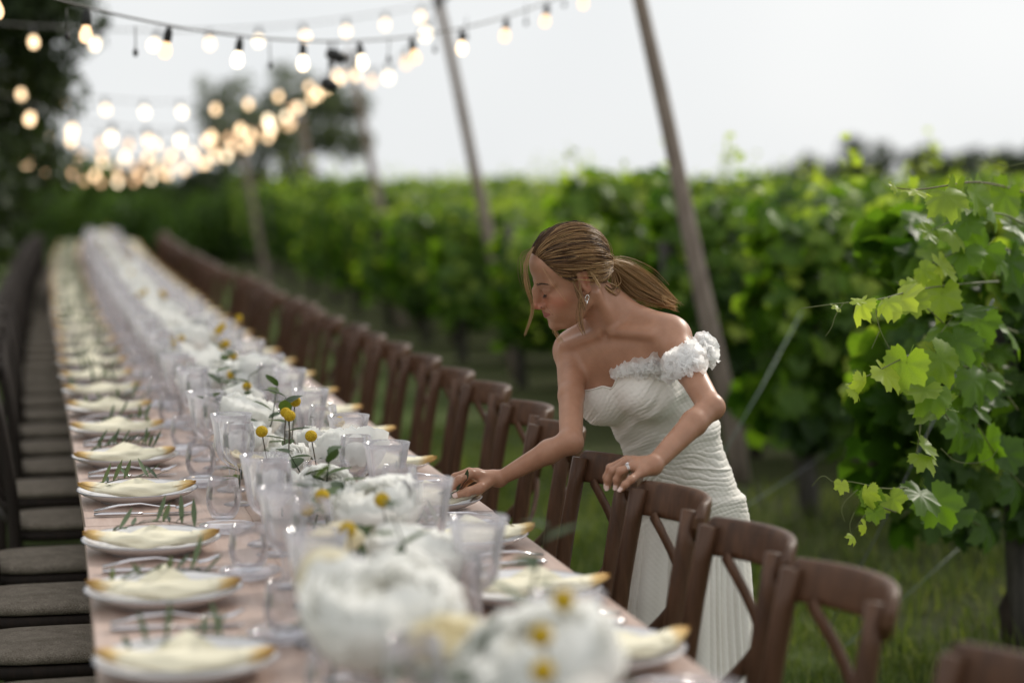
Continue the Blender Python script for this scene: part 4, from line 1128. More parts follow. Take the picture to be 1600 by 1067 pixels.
for (px, py, z, size, lab) in [(372, 722, .840, .075, 'cream rose at the left foot of the sharp bouquet'), (405, 728, .835, .070, 'pale yellow rose left of the diamond cut vase'),
    (520, 852, .905, .10, 'blurred cream rose left of the blurred peonies'), (702, 1008, .915, .105, 'blurred cream rose between the two largest peonies'),
    (347, 585, .870, .070, 'cream rose bud with dark green leaves beyond the sharp bouquet'), (505, 690, .835, .07, 'cream rose half hidden behind the clear candle glass')]:
    flower('rose', PZ(px, py, z), size, lab, 'rose', GRS)
for (px, py, z, size, lab) in [(516, 915, .925, .095, 'blurred cream ranunculus with an orange heart in the foreground'), (327, 530, .90, .05, 'small orange hearted ranunculus far behind the sharp bouquet')]:
    flower('ranunculus', PZ(px, py, z), size, lab, 'ranunculus', 'orange hearted ranunculus on the table', tilt=(1.0, -.7, .4))
GB = 'yellow billy buttons along the table'
BIL = [(461, 627, .985, 428, 745, 'topmost sharp yellow billy button of the bouquet'), (452.5, 649.5, .970, 428, 745, 'sharp yellow billy button just under the topmost one'), (409, 674, .945, 425, 745, 'sharp yellow billy button at the left of the bouquet'),
       (486, 681, .935, 498, 745, 'yellow billy button on its own right of the sharp bouquet'), (530, 659, .930, 520, 740, 'yellow billy button half sunk in the right white peony'),
       (503, 775, .935, 515, 850, 'blurred yellow billy button in front of the clear candle glass'), (597, 781, .955, 600, 850, 'blurred yellow billy button in front of the middle white peony'),
       (543, 827, .945, 545, 900, 'blurred yellow billy button left of the middle white peony'), (845, 993, .990, 850, 1060, 'blurred yellow billy button high over the bottom peony'),
       (848, 1048, .955, 850, 1085, 'blurred yellow billy button at the bottom edge over the peony'), (880, 937, 1.000, 870, 1060, 'wide blurred yellow billy button before the right plates'),
       (373, 497, 1.0, 366, 560, 'yellow billy button far back, highest above the glasses'), (353, 537, .97, 372, 600, 'yellow billy button on a leaning stem beyond the bouquet'), (347, 541, .96, 368, 600, 'yellow billy button just under the leaning one'),
       (341, 517, .98, 352, 585, 'yellow billy button of a far pair, lower one'), (347, 510, .985, 352, 585, 'yellow billy button of a far pair, upper one'), (359, 586, .91, 358, 610, 'yellow billy button low beside the cream rose bud')]
for (px, py, z, fx, fy, lab) in BIL:
    q = PZ(px, py, z); f = PZ(fx, fy, TABLE_Z + .06); f[1] = q[1] + (f[1] - q[1]) * .12 + .01; f[0] = q[0] + (f[0] - q[0]) * .45; f[2] = TABLE_Z + .03
    billy(q, f, lab, GB, 1.02)
# diamond-cut vase under the sharp bouquet, candle glasses with candles
def cut(q, r, z): return 1 + .045 * (abs(math.sin(q * 9 + z * 120)) + abs(math.sin(q * 9 - z * 120)) - 1)
v = PZ(447, 765, .765)
tag(MB().lathe([(.0005, 0), (.036, 0), (.044, .006), (.050, .030), (.051, .060), (.046, .085), (.048, .096), (.0455, .096), (.0425, .084), (.0475, .058), (.0465, .030), (.040, .010), (.0005, .008)], 72, wob=cut).build('diamond_cut_vase', M['cut_glass']),
    'round diamond cut glass vase holding the sharp bouquet', 'vase').location = (v[0], v[1], TABLE_Z)
HUR = [(510, 722, 'clear candle glass right of the diamond cut vase'), (505, 640, 'clear candle glass behind the right white peony'), (405, 607, 'clear candle glass beyond the sharp bouquet, left one'), (437, 602, 'clear candle glass beyond the sharp bouquet, right one'), (722, 868, 'blurred clear candle glass before the woman\'s plate')]
pos = []
for px, py, lab in HUR:
    q = PZ(px, py, TABLE_Z + .130); pos.append((min(max(q[0], XL(q[1]) + .42), XL(q[1]) + .585), q[1], lab))
for k in range(14): pos.append((0, 7.4 + k * 1.22, 'clear candle glass far down the middle of the table'))
for x, y, lab in pos:
    far = y > 7.2
    x = x if not far else XL(y) + fr.uniform(.42, .56)
    tag(link('candle_glass', hur_me, None, (x, y, TABLE_Z)), lab, 'candle glass', 'candle glasses' if not far else 'far candle glasses')
    t = thing('pillar_candle', 'cream candle standing in the ' + lab.replace('blurred ', '') if not far else 'cream candle in a far candle glass', 'candle', (x, y, TABLE_Z + .007), 0, 'cream candles' if not far else 'far cream candles')
    link('wax', can_b, t); link('wick', can_w, t)
# fuller middle of the near bouquets
for k in range(13):
    y = 2.5 + k * .32 + fr.uniform(-.05, .05); x = XL(y) + fr.choice((.47, .52, .56, .44)) + fr.uniform(-.025, .025); z = .80 + fr.uniform(0, .07)
    kind = 'rose' if k % 4 == 3 else 'peony'
    where = f'{ORD[k // 2]} pair of small blooms from the camera' 
    flower(kind, (x, y, z), (.085 if kind == 'rose' else .125) * fr.uniform(.9, 1.15), ('cream rose' if kind == 'rose' else 'white peony') + ', ' + ('left' if k % 2 else 'right') + ' one of the ' + where, kind, GRS if kind == 'rose' else GP)
# green sprays between the blooms
for k in range(16):
    y = 2.30 + k * .27 + fr.uniform(-.06, .06); x = XL(y) + fr.uniform(.42, .58); z0 = TABLE_Z + .02
    t = thing('green_spray', f'spray of small green leaves, {ORD[k]} one among the blooms counted from the camera', 'spray', (x, y, z0), 0, 'green sprays among the blooms')
    tip = Vector((fr.uniform(-.08, .08), fr.uniform(-.10, .06), fr.uniform(.13, .24))); MB().tube([(0, 0, 0), tip * .55 + Vector((.01, 0, .01)), tip], [.0022, .0018, .001], 5).build('stem', M['flower_leaf'], t)
    for q in range(9):
        f = .25 + .75 * q / 8; a = q * 2.4 + k; mb = MB()
        leaf_blade(mb, tip * f, (math.cos(a), math.sin(a), fr.uniform(-.1, .7)), (0.01, 0, 1), fr.uniform(.045, .070), fr.uniform(.012, .018), fr.uniform(.1, .8), curl=fr.uniform(-.3, .2)); mb.build('leaf', M['flower_leaf'], t)
# single billy buttons scattered through the near flowers
for k in range(5):
    y = 2.75 + k * .95 + fr.uniform(-.08, .08); f = (XL(y) + fr.uniform(.42, .60), y, TABLE_Z + .02)
    billy((f[0] + fr.uniform(-.05, .05), f[1] + fr.uniform(-.03, .03), f[2] + fr.uniform(.12, .20)), f, f'lone yellow billy button, {ORD[k]} of those scattered among the low blooms from the camera', GB, fr.uniform(.85, 1.05))
# the same mix goes on down the table
y = 6.45
while y < ROW_END + .1:
    x0 = XL(y)
    for k in range(4 if y < 14 else 3):
        t = thing('peony', 'white peony in the blurred far flowers along the table', 'peony', (x0 + fr.uniform(.40, .56), y + fr.uniform(-.2, .2), TABLE_Z + .01), 0, 'far white peonies')
        h = fr.uniform(.09, .14); o = link('bloom', fr.choice(BLOOM['peony']), t, (0, 0, h), (fr.uniform(-.4, .4), fr.uniform(-.4, .4), fr.uniform(0, 6))); s = fr.uniform(.9, 1.2); o.scale = (s, s, s)
        MB().tube([(0, 0, 0), (0, 0, h)], .003, 5).build('stem', M['flower_leaf'], t)
    if fr.random() < .6:
        t = thing('rose', 'cream rose in the blurred far flowers along the table', 'rose', (x0 + fr.uniform(.38, .56), y + fr.uniform(-.25, .25), TABLE_Z + .01), 0, 'far cream roses')
        link('bloom', fr.choice(BLOOM['rose']), t, (0, 0, .10), (fr.uniform(-.4, .4), fr.uniform(-.4, .4), 0)); MB().tube([(0, 0, 0), (0, 0, .1)], .003, 5).build('stem', M['flower_leaf'], t)
    for k in range(fr.choice((1, 1, 2)) if y < 16 else 1):
        f = (x0 + fr.uniform(.38, .60), y + fr.uniform(-.25, .25), TABLE_Z + .02); billy((f[0] + fr.uniform(-.03, .03), f[1], f[2] + fr.uniform(.12, .22)), f, 'yellow billy button in the blurred far flowers along the table', 'far yellow billy buttons')
    y += .62 if y < 16 else .85
# ------------------------------------------------------------------ the bride: one smooth distance field, meshed once
def nrm(v): v = np.asarray(v, float); return v / np.linalg.norm(v)

class Field:
    def __init__(self): self.p = []
    def cone(self, a, b, r1, r2, k=.02, op='u', tag=''):
        a = np.asarray(a, np.float32); b = np.asarray(b, np.float32); r = max(r1, r2)
        self.p.append(('c', (a, b, r1, r2), k, op, np.minimum(a, b) - r - k, np.maximum(a, b) + r + k)); return self
    def ball(self, c, r, k=.02, op='u'): return self.cone(c, np.asarray(c) + 1e-4, r, r, k, op)
    def ell(self, c, r, R=None, k=.02, op='u'):
        c = np.asarray(c, np.float32); r = np.asarray(r, np.float32)
        R = np.eye(3, dtype=np.float32) if R is None else np.asarray(R, np.float32)   # rows: local axes in world
        e = np.sqrt(((R * r[:, None]) ** 2).sum(0)) + k
        self.p.append(('e', (c, r, R), k, op, c - e, c + e)); return self
    def near(self, lo, hi, m=.012):
        return [q for q in self.p if (q[4] - m <= hi).all() and (q[5] + m >= lo).all()]
    @staticmethod
    def ev(q, X):
        if q[0] == 'c':
            a, b, r1, r2 = q[1]
            ba = b - a; l2 = float(ba @ ba)
            pa = X - a
            h = np.clip(pa @ ba / max(l2, 1e-12), 0, 1)
            d = pa - h[:, None] * ba
            return np.sqrt((d * d).sum(1)) - (r1 + (r2 - r1) * h)
        c, r, R = q[1]
        L = (X - c) @ R.T
        k0 = np.sqrt(((L / r) ** 2).sum(1)); k1 = np.sqrt(((L / (r * r)) ** 2).sum(1)) + 1e-9
        return k0 * (k0 - 1) / k1
    def value(self, X, prims=None):
        d = np.full(len(X), 1.0, np.float32)
        for q in (self.p if prims is None else prims):
            e = Field.ev(q, X); k = q[2]
            if q[3] == 'u':
                h = np.clip(.5 + .5 * (d - e) / k, 0, 1); d = d + (e - d) * h - k * h * (1 - h)
            else:
                h = np.clip(.5 - .5 * (d + e) / k, 0, 1); d = d + (-e - d) * h + k * h * (1 - h)
        return d
    def surface(self, cell, lo, hi, B=36, keep=None):
        """naive surface nets, tile by tile; returns vertices and quads"""
        lo = np.asarray(lo, float); N = np.ceil((np.asarray(hi) - lo) / cell).astype(int)
        S = (N + 4).astype(np.int64)
        V = []; ID = []; Q = []
        off = np.array([(i, j, k) for i in (0, 1) for j in (0, 1) for k in (0, 1)])
        for ti in range(0, N[0], B):
            for tj in range(0, N[1], B):
                for tk in range(0, N[2], B):
                    o = np.array([ti, tj, tk])
                    l = lo + (o - 1) * cell; h = lo + (o + B + 1) * cell
                    pr = self.near(l, h)
                    if not any(q[3] == 'u' for q in pr): continue
                    if keep is not None and not keep(l, h): continue
                    c = self.value(((l + h) / 2)[None].astype(np.float32), pr)[0]
                    if abs(c) > (B + 2) * cell * 1.5: continue
                    ax = [l[a] + np.arange(B + 2) * cell for a in range(3)]
                    G = np.stack(np.meshgrid(*ax, indexing='ij'), -1).reshape(-1, 3).astype(np.float32)
                    D = self.value(G, pr).reshape(B + 2, B + 2, B + 2)
                    s = D < 0
                    if s.all() or not s.any(): continue
                    n = B + 1
                    cnt = np.zeros((n, n, n), np.int8)
                    for (i, j, k) in off: cnt += s[i:i + n, j:j + n, k:k + n]
                    ci = np.argwhere((cnt > 0) & (cnt < 8))
                    dv = np.stack([D[ci[:, 0] + i, ci[:, 1] + j, ci[:, 2] + k] for (i, j, k) in off], 1)
                    acc = np.zeros((len(ci), 3)); num = np.zeros(len(ci))
                    for a in range(8):
                        for b in range(a + 1, 8):
                            if np.abs(off[a] - off[b]).sum() != 1: continue
                            da, db = dv[:, a], dv[:, b]
                            x = (da < 0) != (db < 0)
                            t = np.where(x, da / np.where(x, da - db, 1), 0)
                            acc += np.where(x[:, None], off[a] + t[:, None] * (off[b] - off[a]), 0); num += x
                    V.append(l + (ci + acc / num[:, None]) * cell)
                    g = ci + o
                    ID.append((g[:, 0] * S[1] + g[:, 1]) * S[2] + g[:, 2])
                    for a in range(3):
                        b, c2 = (a + 1) % 3, (a + 2) % 3
                        sl0 = [slice(1, B + 1)] * 3; sl1 = [slice(1, B + 1)] * 3
                        sl0[a] = slice(1, B + 1); sl1[a] = slice(2, B + 2)
                        A0, A1 = s[tuple(sl0)], s[tuple(sl1)]
                        for flip, mk in ((False, A0 & ~A1), (True, ~A0 & A1)):
                            nd = np.argwhere(mk) + 1
                            if not len(nd): continue
                            nd = nd + o
                            eb = np.zeros(3, int); eb[b] = 1; ec = np.zeros(3, int); ec[c2] = 1
                            qs = [nd - eb - ec, nd - ec, nd, nd - eb]
                            if flip: qs = qs[::-1]
                            Q.append(np.stack([(q[:, 0] * S[1] + q[:, 1]) * S[2] + q[:, 2] for q in qs], 1))
        V = np.concatenate(V); ID = np.concatenate(ID); Q = np.concatenate(Q)
        u, first, = np.unique(ID, return_index=True)
        V = V[first]
        qi = np.searchsorted(u, Q)
        ok = (qi < len(u)).all(1); qi = qi[ok]; Q = Q[ok]
        ok = (u[qi] == Q).all(1)
        return V, qi[ok]

def lerp(a, b, t): return np.asarray(a) * (1 - t) + np.asarray(b) * t

# ---- landmarks (picture position and distance along the view, real metres once unprojected)
HIP = P(1064, 800, 4.95); WAIST = P(1050, 690, 4.87); CHEST = P(1000, 592, 4.77); NECK0 = P(966, 508, 4.70)
SHR = P(893, 550, 4.795); SHL = P(1050, 529, 4.61)
ELR = P(892, 690, 4.55); WRR = P(780, 748, 4.63)
ELL = P(1110, 636, 4.40); WRL = P(1020, 727, 4.26)
HEADC = P(899.5, 430, 4.635)

# chest frame
c_r = nrm(SHR - SHL); c_u = nrm(NECK0 - WAIST); c_u = nrm(c_u - c_r * (c_u @ c_r)); c_f = np.cross(c_u, c_r)
RC = np.stack([c_r, c_f, c_u])
# pelvis frame: a little less lean, turned somewhat more to the table
h_u = nrm(nrm(WAIST - HIP) * .5 + np.array([0, 0, 1]) * .6); h_r = nrm(c_r * .8 + np.array([-.1, .55, 0])); h_r = nrm(h_r - h_u * (h_r @ h_u)); h_f = np.cross(h_u, h_r)
RH = np.stack([h_r, h_f, h_u])

torso = Field()
torso.ell(CHEST, (.130, .098, .150), RC, .03)
torso.ell(lerp(CHEST, WAIST, .62), (.118, .090, .13), RC, .05)
torso.ell(WAIST, (.118, .092, .115), RH, .05)
torso.ell(lerp(WAIST, HIP, .55) - h_f * .005, (.142, .108, .125), RH, .05)
torso.ell(HIP - h_f * .012, (.146, .112, .135), RH, .05)
for s in (-1, 1):
    torso.ell(HIP + h_r * s * .075 - h_f * .060 - h_u * .045, (.072, .060, .085), RH, .04)          # seat
    torso.ell(CHEST + c_r * (s * .068) + c_f * .076 + c_u * .008, (.064, .055, .062), RC, .03)      # bust
torso.ell(lerp(CHEST, NECK0, .55) - c_f * .01, (.122, .068, .085), RC, .05)
for sh, s in ((SHR, 1), (SHL, -1)):
    torso.ell(sh - c_r * s * .075 + c_f * .035 + c_u * -.055, (.050, .030, .050), RC, .035)      # pectoral fold
# legs and feet, under the skirt
for s in (-1, 1):
    hj = HIP + h_r * s * .082 - h_u * .03
    kn = np.array([hj[0] - .02, hj[1] - .02, .47]); an = np.array([hj[0] + .01, hj[1] + .02, .09])
    torso.cone(hj, kn, .068, .050, .03); torso.cone(kn, lerp(kn, an, .35), .050, .052, .03); torso.cone(lerp(kn, an, .3), an, .052, .034, .03)
    torso.cone(an - np.array([0, 0, .03]), an + h_f * np.array([1, 1, 0]) * .16 + np.array([0, 0, -.068]), .034, .022, .03)

body = Field(); body.p = list(torso.p)
# upper chest, shoulders, collar bones
body.cone(lerp(SHR, SHL, .12) + c_u * .0, lerp(SHR, SHL, .88), .046, .048, .05)
body.ball(SHR + c_u * .004, .041, .03); body.ball(SHL + c_u * .004, .045, .03)
for sh, s in ((SHR, 1), (SHL, -1)):
    body.cone(NECK0 + c_f * .052 + c_r * s * .018 + c_u * .018, sh + c_f * .033 + c_u * .040 - c_r * s * .018, .0125, .0110, .014)     # collar bone
    body.cone(lerp(NECK0, HEADC, .30) - c_f * .022, sh + c_u * .012 - c_f * .012 - c_r * s * .02, .030, .030, .04)     # trapezius
body.ball(NECK0 + c_f * .052 + c_u * .014, .011, .016, 's')                                  # notch at the throat
# arms
def limb(sh, el, wr, r0, r1, r2, r3, bulge):
    body.cone(sh, lerp(sh, el, .5), r0, r1, .02)
    body.cone(lerp(sh, el, .5), el, r1, r2, .010)
    body.cone(el, lerp(el, wr, .30) + bulge, r2, r2 + .0010, .012)
    body.cone(lerp(el, wr, .30) + bulge, wr, r2 + .0010, r3, .010)
limb(SHR, ELR, WRR, .038, .0300, .0265, .0165, np.array([0, 0, .003]))
limb(SHL, ELL, WRL, .041, .0320, .0275, .0190, np.array([0, 0, .002]))
body.ball(ELR + np.array([.005, .003, -.006]), .014, .02); body.ball(ELL + np.array([.009, .0, -.002]), .019, .02)
# ---- head: local x forward, y her left (towards the camera), z up
_p, _y, _r = math.radians(20), math.radians(13), math.radians(15)
hx = nrm(-_rt * math.cos(_p) * math.cos(_y) - _up * math.sin(_p) - _fw * math.sin(_y))
_l0 = np.cross(nrm(_up - hx * (_up @ hx)), hx); _u0 = nrm(_up - hx * (_up @ hx))
hz = nrm(_u0 * math.cos(_r) + _l0 * math.sin(_r)); hy = np.cross(hz, hx)
RHD = np.stack([hx, hy, hz])
HS = 1.0                                                           # head scale
def HL(x, y, z): return HEADC + (hx * x + hy * y + hz * z) * HS
head = Field()
def hell(c, r, k=.02, op='u', rot=None): head.ell(HL(*c), np.array(r) * HS, RHD if rot is None else rot @ RHD, k * HS, op)
def hcone(a, b, r1, r2, k=.01, op='u'): head.cone(HL(*a), HL(*b), r1 * HS, r2 * HS, k * HS, op)
def rotz(a): c, s = math.cos(a), math.sin(a); return np.array([[c, s, 0], [-s, c, 0], [0, 0, 1]])
def roty(a): c, s = math.cos(a), math.sin(a); return np.array([[c, 0, s], [0, 1, 0], [-s, 0, c]])
hell((.004, 0, .030), (.084, .070, .078), .02)
hell((.034, 0, -.036), (.057, .055, .074), .03)
hell((.050, 0, .048), (.050, .055, .046), .025)                     # forehead
for s in (-1, 1):
    hcone((.006, s * .048, -.053), (.060, s * .018, -.096), .015, .012, .022)   # jaw line
    hell((.058, s * .036, -.028), (.027, .022, .022), .02)                      # cheek bone
    hell((.062, s * .027, -.052), (.023, .019, .026), .02)                      # lower cheek
    hcone((.089, s * .012, .012), (.074, s * .043, .015), .0085, .0075, .014)   # brow
hell((.078, 0, -.062), (.0185, .027, .026), .02)                    # muzzle
head.ball(HL(.0800, 0, -.097), .0135 * HS, .018 * HS)               # chin
head.ball(HL(.1045, 0, -.0810), .0105 * HS, .010 * HS, 's')         # dip over the chin
for s in (-1, 1):
    head.ball(HL(.1065, s * .031, -.004), .0175 * HS, .012 * HS, 's')            # eye hollow
    head.ball(HL(.0810, s * .0275, -.0040), .0130 * HS, .0035 * HS)              # closed lid over the eye
    hcone((.0905, s * .018, .0015), (.0825, s * .040, .0015), .0030, .003, .005)  # upper fold
    hcone((.0890, s * .017, -.0165), (.0815, s * .039, -.0155), .0030, .003, .006)  # lower lid
# nose
head.ell(HL(.0930, 0, -.0230), np.array((.0150, .0098, .0340)) * HS, roty(-.42) @ RHD, .008 * HS)
hcone((.0945, 0, .012), (.1125, 0, -.0335), .0052, .0064, .009)
head.ball(HL(.1140, 0, -.0370), .0074 * HS, .007 * HS)
head.ell(HL(.0985, 0, -.0420), np.array((.0150, .0105, .0075)) * HS, RHD, .006 * HS)
for s in (-1, 1):
    head.ell(HL(.1000, s * .0105, -.0410), np.array((.0100, .0062, .0068)) * HS, RHD, .005 * HS)
    hcone((.0950, s * .0190, -.042), (.0850, s * .031, -.060), .0014, .0012, .006, 's')   # fold by the nose
# lips
for s in (-1, 1):
    hcone((.0962, s * .0040, -.0585), (.0820, s * .0250, -.0595), .0044, .0024, .005)
    hcone((.0945, s * .0030, -.0680), (.0820, s * .0235, -.0615), .0054, .0024, .005)
    hcone((.1015, 0, -.0632), (.0860, s * .0255, -.0600), .0010, .0009, .0018, 's')   # between the lips
hcone((.1015, 0, -.0515), (.1000, 0, -.055), .0016, .0016, .004, 's')
# ears
for s in (-1, 1):
    er = rotz(s * .45) @ roty(-.22)
    hell((.004, s * .0690, .002), (.0155, .0060, .0290), .006, 'u', er)
    hell((.0055, s * .0755, .005), (.0100, .0042, .0205), .003, 's', er)
    hcone((.0145, s * .0690, -.002), (.014, s * .0700, -.008), .0042, .004, .004)
    hcone((-.001, s * .0725, .014), (.001, s * .0725, -.010), .0024, .0022, .004)
    hcone((.006, s * .0675, -.024), (.009, s * .067, -.027), .0058, .0052, .005)
# neck
HB = HL(-.025, 0, -.045)
body.p += head.p
body.cone(HB, lerp(HB, NECK0, .5) - c_f * .002, .044, .042, .022)
body.cone(lerp(HB, NECK0, .5) - c_f * .002, NECK0 - c_f * .005, .042, .048, .03)
body.cone(HL(-.018, .055, -.040), NECK0 + c_f * .038 - c_r * .012 + c_u * .010, .0105, .0085, .022)       # long neck muscle on the near side
body.cone(HL(-.018, -.055, -.040), NECK0 + c_f * .038 + c_r * .012 + c_u * .010, .0105, .0085, .022)

# ---- hands
NAILS = []
def finger(j, r, nail=None):
    for a, b, r1, r2 in zip(j[:-1], j[1:], r[:-1], r[1:]): body.cone(a, b, r1, r2, .0035)
    for q, rr in list(zip(j, r))[1:-1]: body.ball(q, rr * 1.07, .003)
    if nail is not None: NAILS.append((np.asarray(j[-1]), np.asarray(j[-2]), np.asarray(nail), r[-1]))
def palm(wr, mcp, r0, r1):
    for m in mcp: body.cone(wr, m, r0, r1, .010)
    for a, b in zip(mcp[:-1], mcp[1:]): body.cone(lerp(wr, a, .75), lerp(wr, b, .75), r1 * .95, r1 * .95, .010)
# right hand, pinching a sprig over the plate (thumb on the camera side)
mR = [P(736, 740, 4.585), P(733, 737, 4.607), P(735, 740, 4.628), P(740, 745, 4.648)]
palm(WRR, mR, .0150, .0098)
tow = -_fw
finger([mR[0], P(717, 749, 4.560), P(705, 761, 4.558), P(697, 773, 4.562)], [.0098, .0088, .0078, .0066], nail=_up - _rt)
finger([mR[1], P(711, 745, 4.600), P(702, 757, 4.595), P(698, 771, 4.592)], [.0098, .0088, .0078, .0066])
finger([mR[2], P(716, 752, 4.632), P(711, 764, 4.618), P(714, 773, 4.606)], [.0094, .0084, .0075, .0064])
finger([mR[3], P(724, 757, 4.650), P(719, 767, 4.638), P(722, 774, 4.628)], [.0085, .0076, .0068, .0058])
body.cone(lerp(WRR, mR[0], .2), P(748, 764, 4.572), .0150, .0125, .012)
finger([P(750, 762, 4.575), P(731, 768, 4.556), P(713, 774, 4.556)], [.0125, .0102, .0078], nail=-_fw + _up * .6)
# left hand, resting on the chair's top rail; the little finger is the one nearest the camera
mL = [P(979, 719, 4.330), P(980, 722, 4.300), P(988, 729, 4.268), P(1000, 739, 4.240)]
palm(WRL, mL, .0175, .0105)
LTIPS = [(954, 731, 4.345, 948, 745, 4.350, 948, 757, 4.352), (958, 736, 4.310, 951, 749, 4.318, 950, 760, 4.320),
         (970, 736, 4.262, 964, 749, 4.268, 963, 759, 4.270), (986, 749, 4.215, 977, 757, 4.212, 971, 764, 4.212)]
for q, (m, t) in enumerate(zip(mL, LTIPS)):
    rr = [.0102, .0092, .0082, .0068] if q < 3 else [.0090, .0080, .0072, .0060]
    finger([m, P(*t[:3]), P(*t[3:6]), P(*t[6:])], rr, nail=-_rt * .6 - _fw * .7 + _up * .3)
body.cone(lerp(WRL, mL[0], .3), P(985, 728, 4.365), .013, .0095, .01)
finger([P(985, 728, 4.365), P(972, 742, 4.375), P(966, 754, 4.372)], [.0105, .0092, .0072])

lo = np.array([9e9] * 3); hi = -lo
for q in body.p: lo = np.minimum(lo, q[4]); hi = np.maximum(hi, q[5])
SPLIT = .80                                                        # finer above, coarser under the skirt
V1, Q1 = body.surface(.0021, lo, hi, keep=lambda l, h: h[2] > SPLIT - .02)
V2, Q2 = body.surface(.0060, lo, hi, keep=lambda l, h: l[2] < SPLIT)
Q1 = Q1[(V1[Q1][:, :, 2] > SPLIT - .004).all(1)]; Q2 = Q2[(V2[Q2][:, :, 2] < SPLIT + .004).all(1)]
PV = np.concatenate([V1, V2]); PQ = np.concatenate([Q1, Q2 + len(V1)])
_used = np.unique(PQ); _mp = np.full(len(PV), -1); _mp[_used] = np.arange(len(_used)); PV, PQ = PV[_used], _mp[PQ]
# colour regions of the skin itself
loc = ((PV - HEADC) @ RHD.T) / HS
lips = np.zeros(len(PV)); blush = np.zeros(len(PV)); lash = np.zeros(len(PV))
m = (np.abs(loc) < .14).all(1)
x, y, z = loc[m, 0], np.abs(loc[m, 1]), loc[m, 2]
mid = -.0630 + .0030 * (y / .023)
upper = np.exp(-(((z - (mid + .0040 - .10 * y)) / (.0042 * np.clip(1.12 - y / .029, .12, 1))) ** 4))
lower = np.exp(-(((z - (mid - .0052 + .16 * y)) / (.0054 * np.clip(1.10 - y / .028, .10, 1))) ** 4))
lips[m] = np.maximum(upper, lower) * (y < .0270) * (x > .076)
blush[m] = (np.exp(-(((x - .075) / .03) ** 2 + ((z + .030) / .02) ** 2)) * .8 + np.exp(-(((x - .115) / .012) ** 2 + ((z + .038) / .014) ** 2)) * .8
            + np.exp(-(((x + .004) / .016) ** 2 + ((z - .004) / .03) ** 2)) * (y > .068) * 1.0)
lash[m] = np.exp(-((z - .0015) / .007) ** 2) * np.exp(-((y - .032) / .013) ** 2) * (x > .07)
body_me = None
def skin_material():
    mt, nt, out = new_mat('tanned_skin')
    n1 = noise(nt, 26, 8, .65); n2 = noise(nt, 240, 2)
    col = ramp(nt, n1, [(.3, (.355, .178, .108)), (.7, (.44, .230, .145))])
    col = mixc(nt, math_n(nt, 'MULTIPLY', attr(nt, 'blush'), .75), col, (.47, .150, .090))
    col = mixc(nt, math_n(nt, 'MULTIPLY', attr(nt, 'shadow_make_up'), .35), col, (.22, .10, .07))
    col = mixc(nt, attr(nt, 'lips'), col, (.27, .060, .050))
    # a few moles
    tc = nt.nodes.new('ShaderNodeTexCoord'); vo = nt.nodes.new('ShaderNodeTexVoronoi'); vo.inputs['Scale'].default_value = 22
    nt.links.new(tc.outputs['Object'], vo.inputs['Vector'])
    mole = math_n(nt, 'LESS_THAN', vo.outputs['Distance'], .05)
    wn_ = nt.nodes.new('ShaderNodeSeparateColor'); nt.links.new(vo.outputs['Color'], wn_.inputs[0])
    mole = math_n(nt, 'MULTIPLY', mole, math_n(nt, 'GREATER_THAN', wn_.outputs[0], .78))
    col = mixc(nt, math_n(nt, 'MULTIPLY', mole, .75), col, (.10, .045, .03))
    bsdf(nt, out, col, .42, bump(nt, n2, .12, .0008), .45, sss=.12)
    return mt
M['skin'] = skin_material()
bride = thing('person', 'woman in white draped off-shoulder gown leaning over the table to set a sprig', 'person', tuple(HIP * np.array([1, 1, 0])))
INV = Matrix.Translation(-Vector(tuple(HIP * np.array([1, 1, 0]))))
ORG = HIP * np.array([1, 1, 0])
me = np_mesh('body', PV - ORG, PQ, M['skin'])
for nm, arr in (('lips', lips), ('blush', blush), ('shadow_make_up', lash)):
    at = me.attributes.new(nm, 'FLOAT', 'POINT'); at.data.foreach_set('value', arr.astype(np.float32))
bride_body = link('body', me, bride)

# nails
M['nail'] = simple('pale_nail', (.72, .52, .46), .22)
mb = MB()
for tip, prev, up_, r in NAILS:
    t = nrm(tip - prev); u = nrm(up_ - t * (up_ @ t)); s = np.cross(t, u)
    def fn(a, b):
        ang = (a - .5) * 2.0; l = (b - .25) * .0115
        wd = 1.0 if b < .7 else math.sqrt(max(0, 1 - ((b - .7) / .32) ** 2))
        return tip - ORG + t * (l + .000) + (u * math.cos(ang * wd) + s * math.sin(ang * wd)) * (r * 1.03)
    mb.grid(fn, 6, 6)
mb.build('nails', M['nail'], bride)
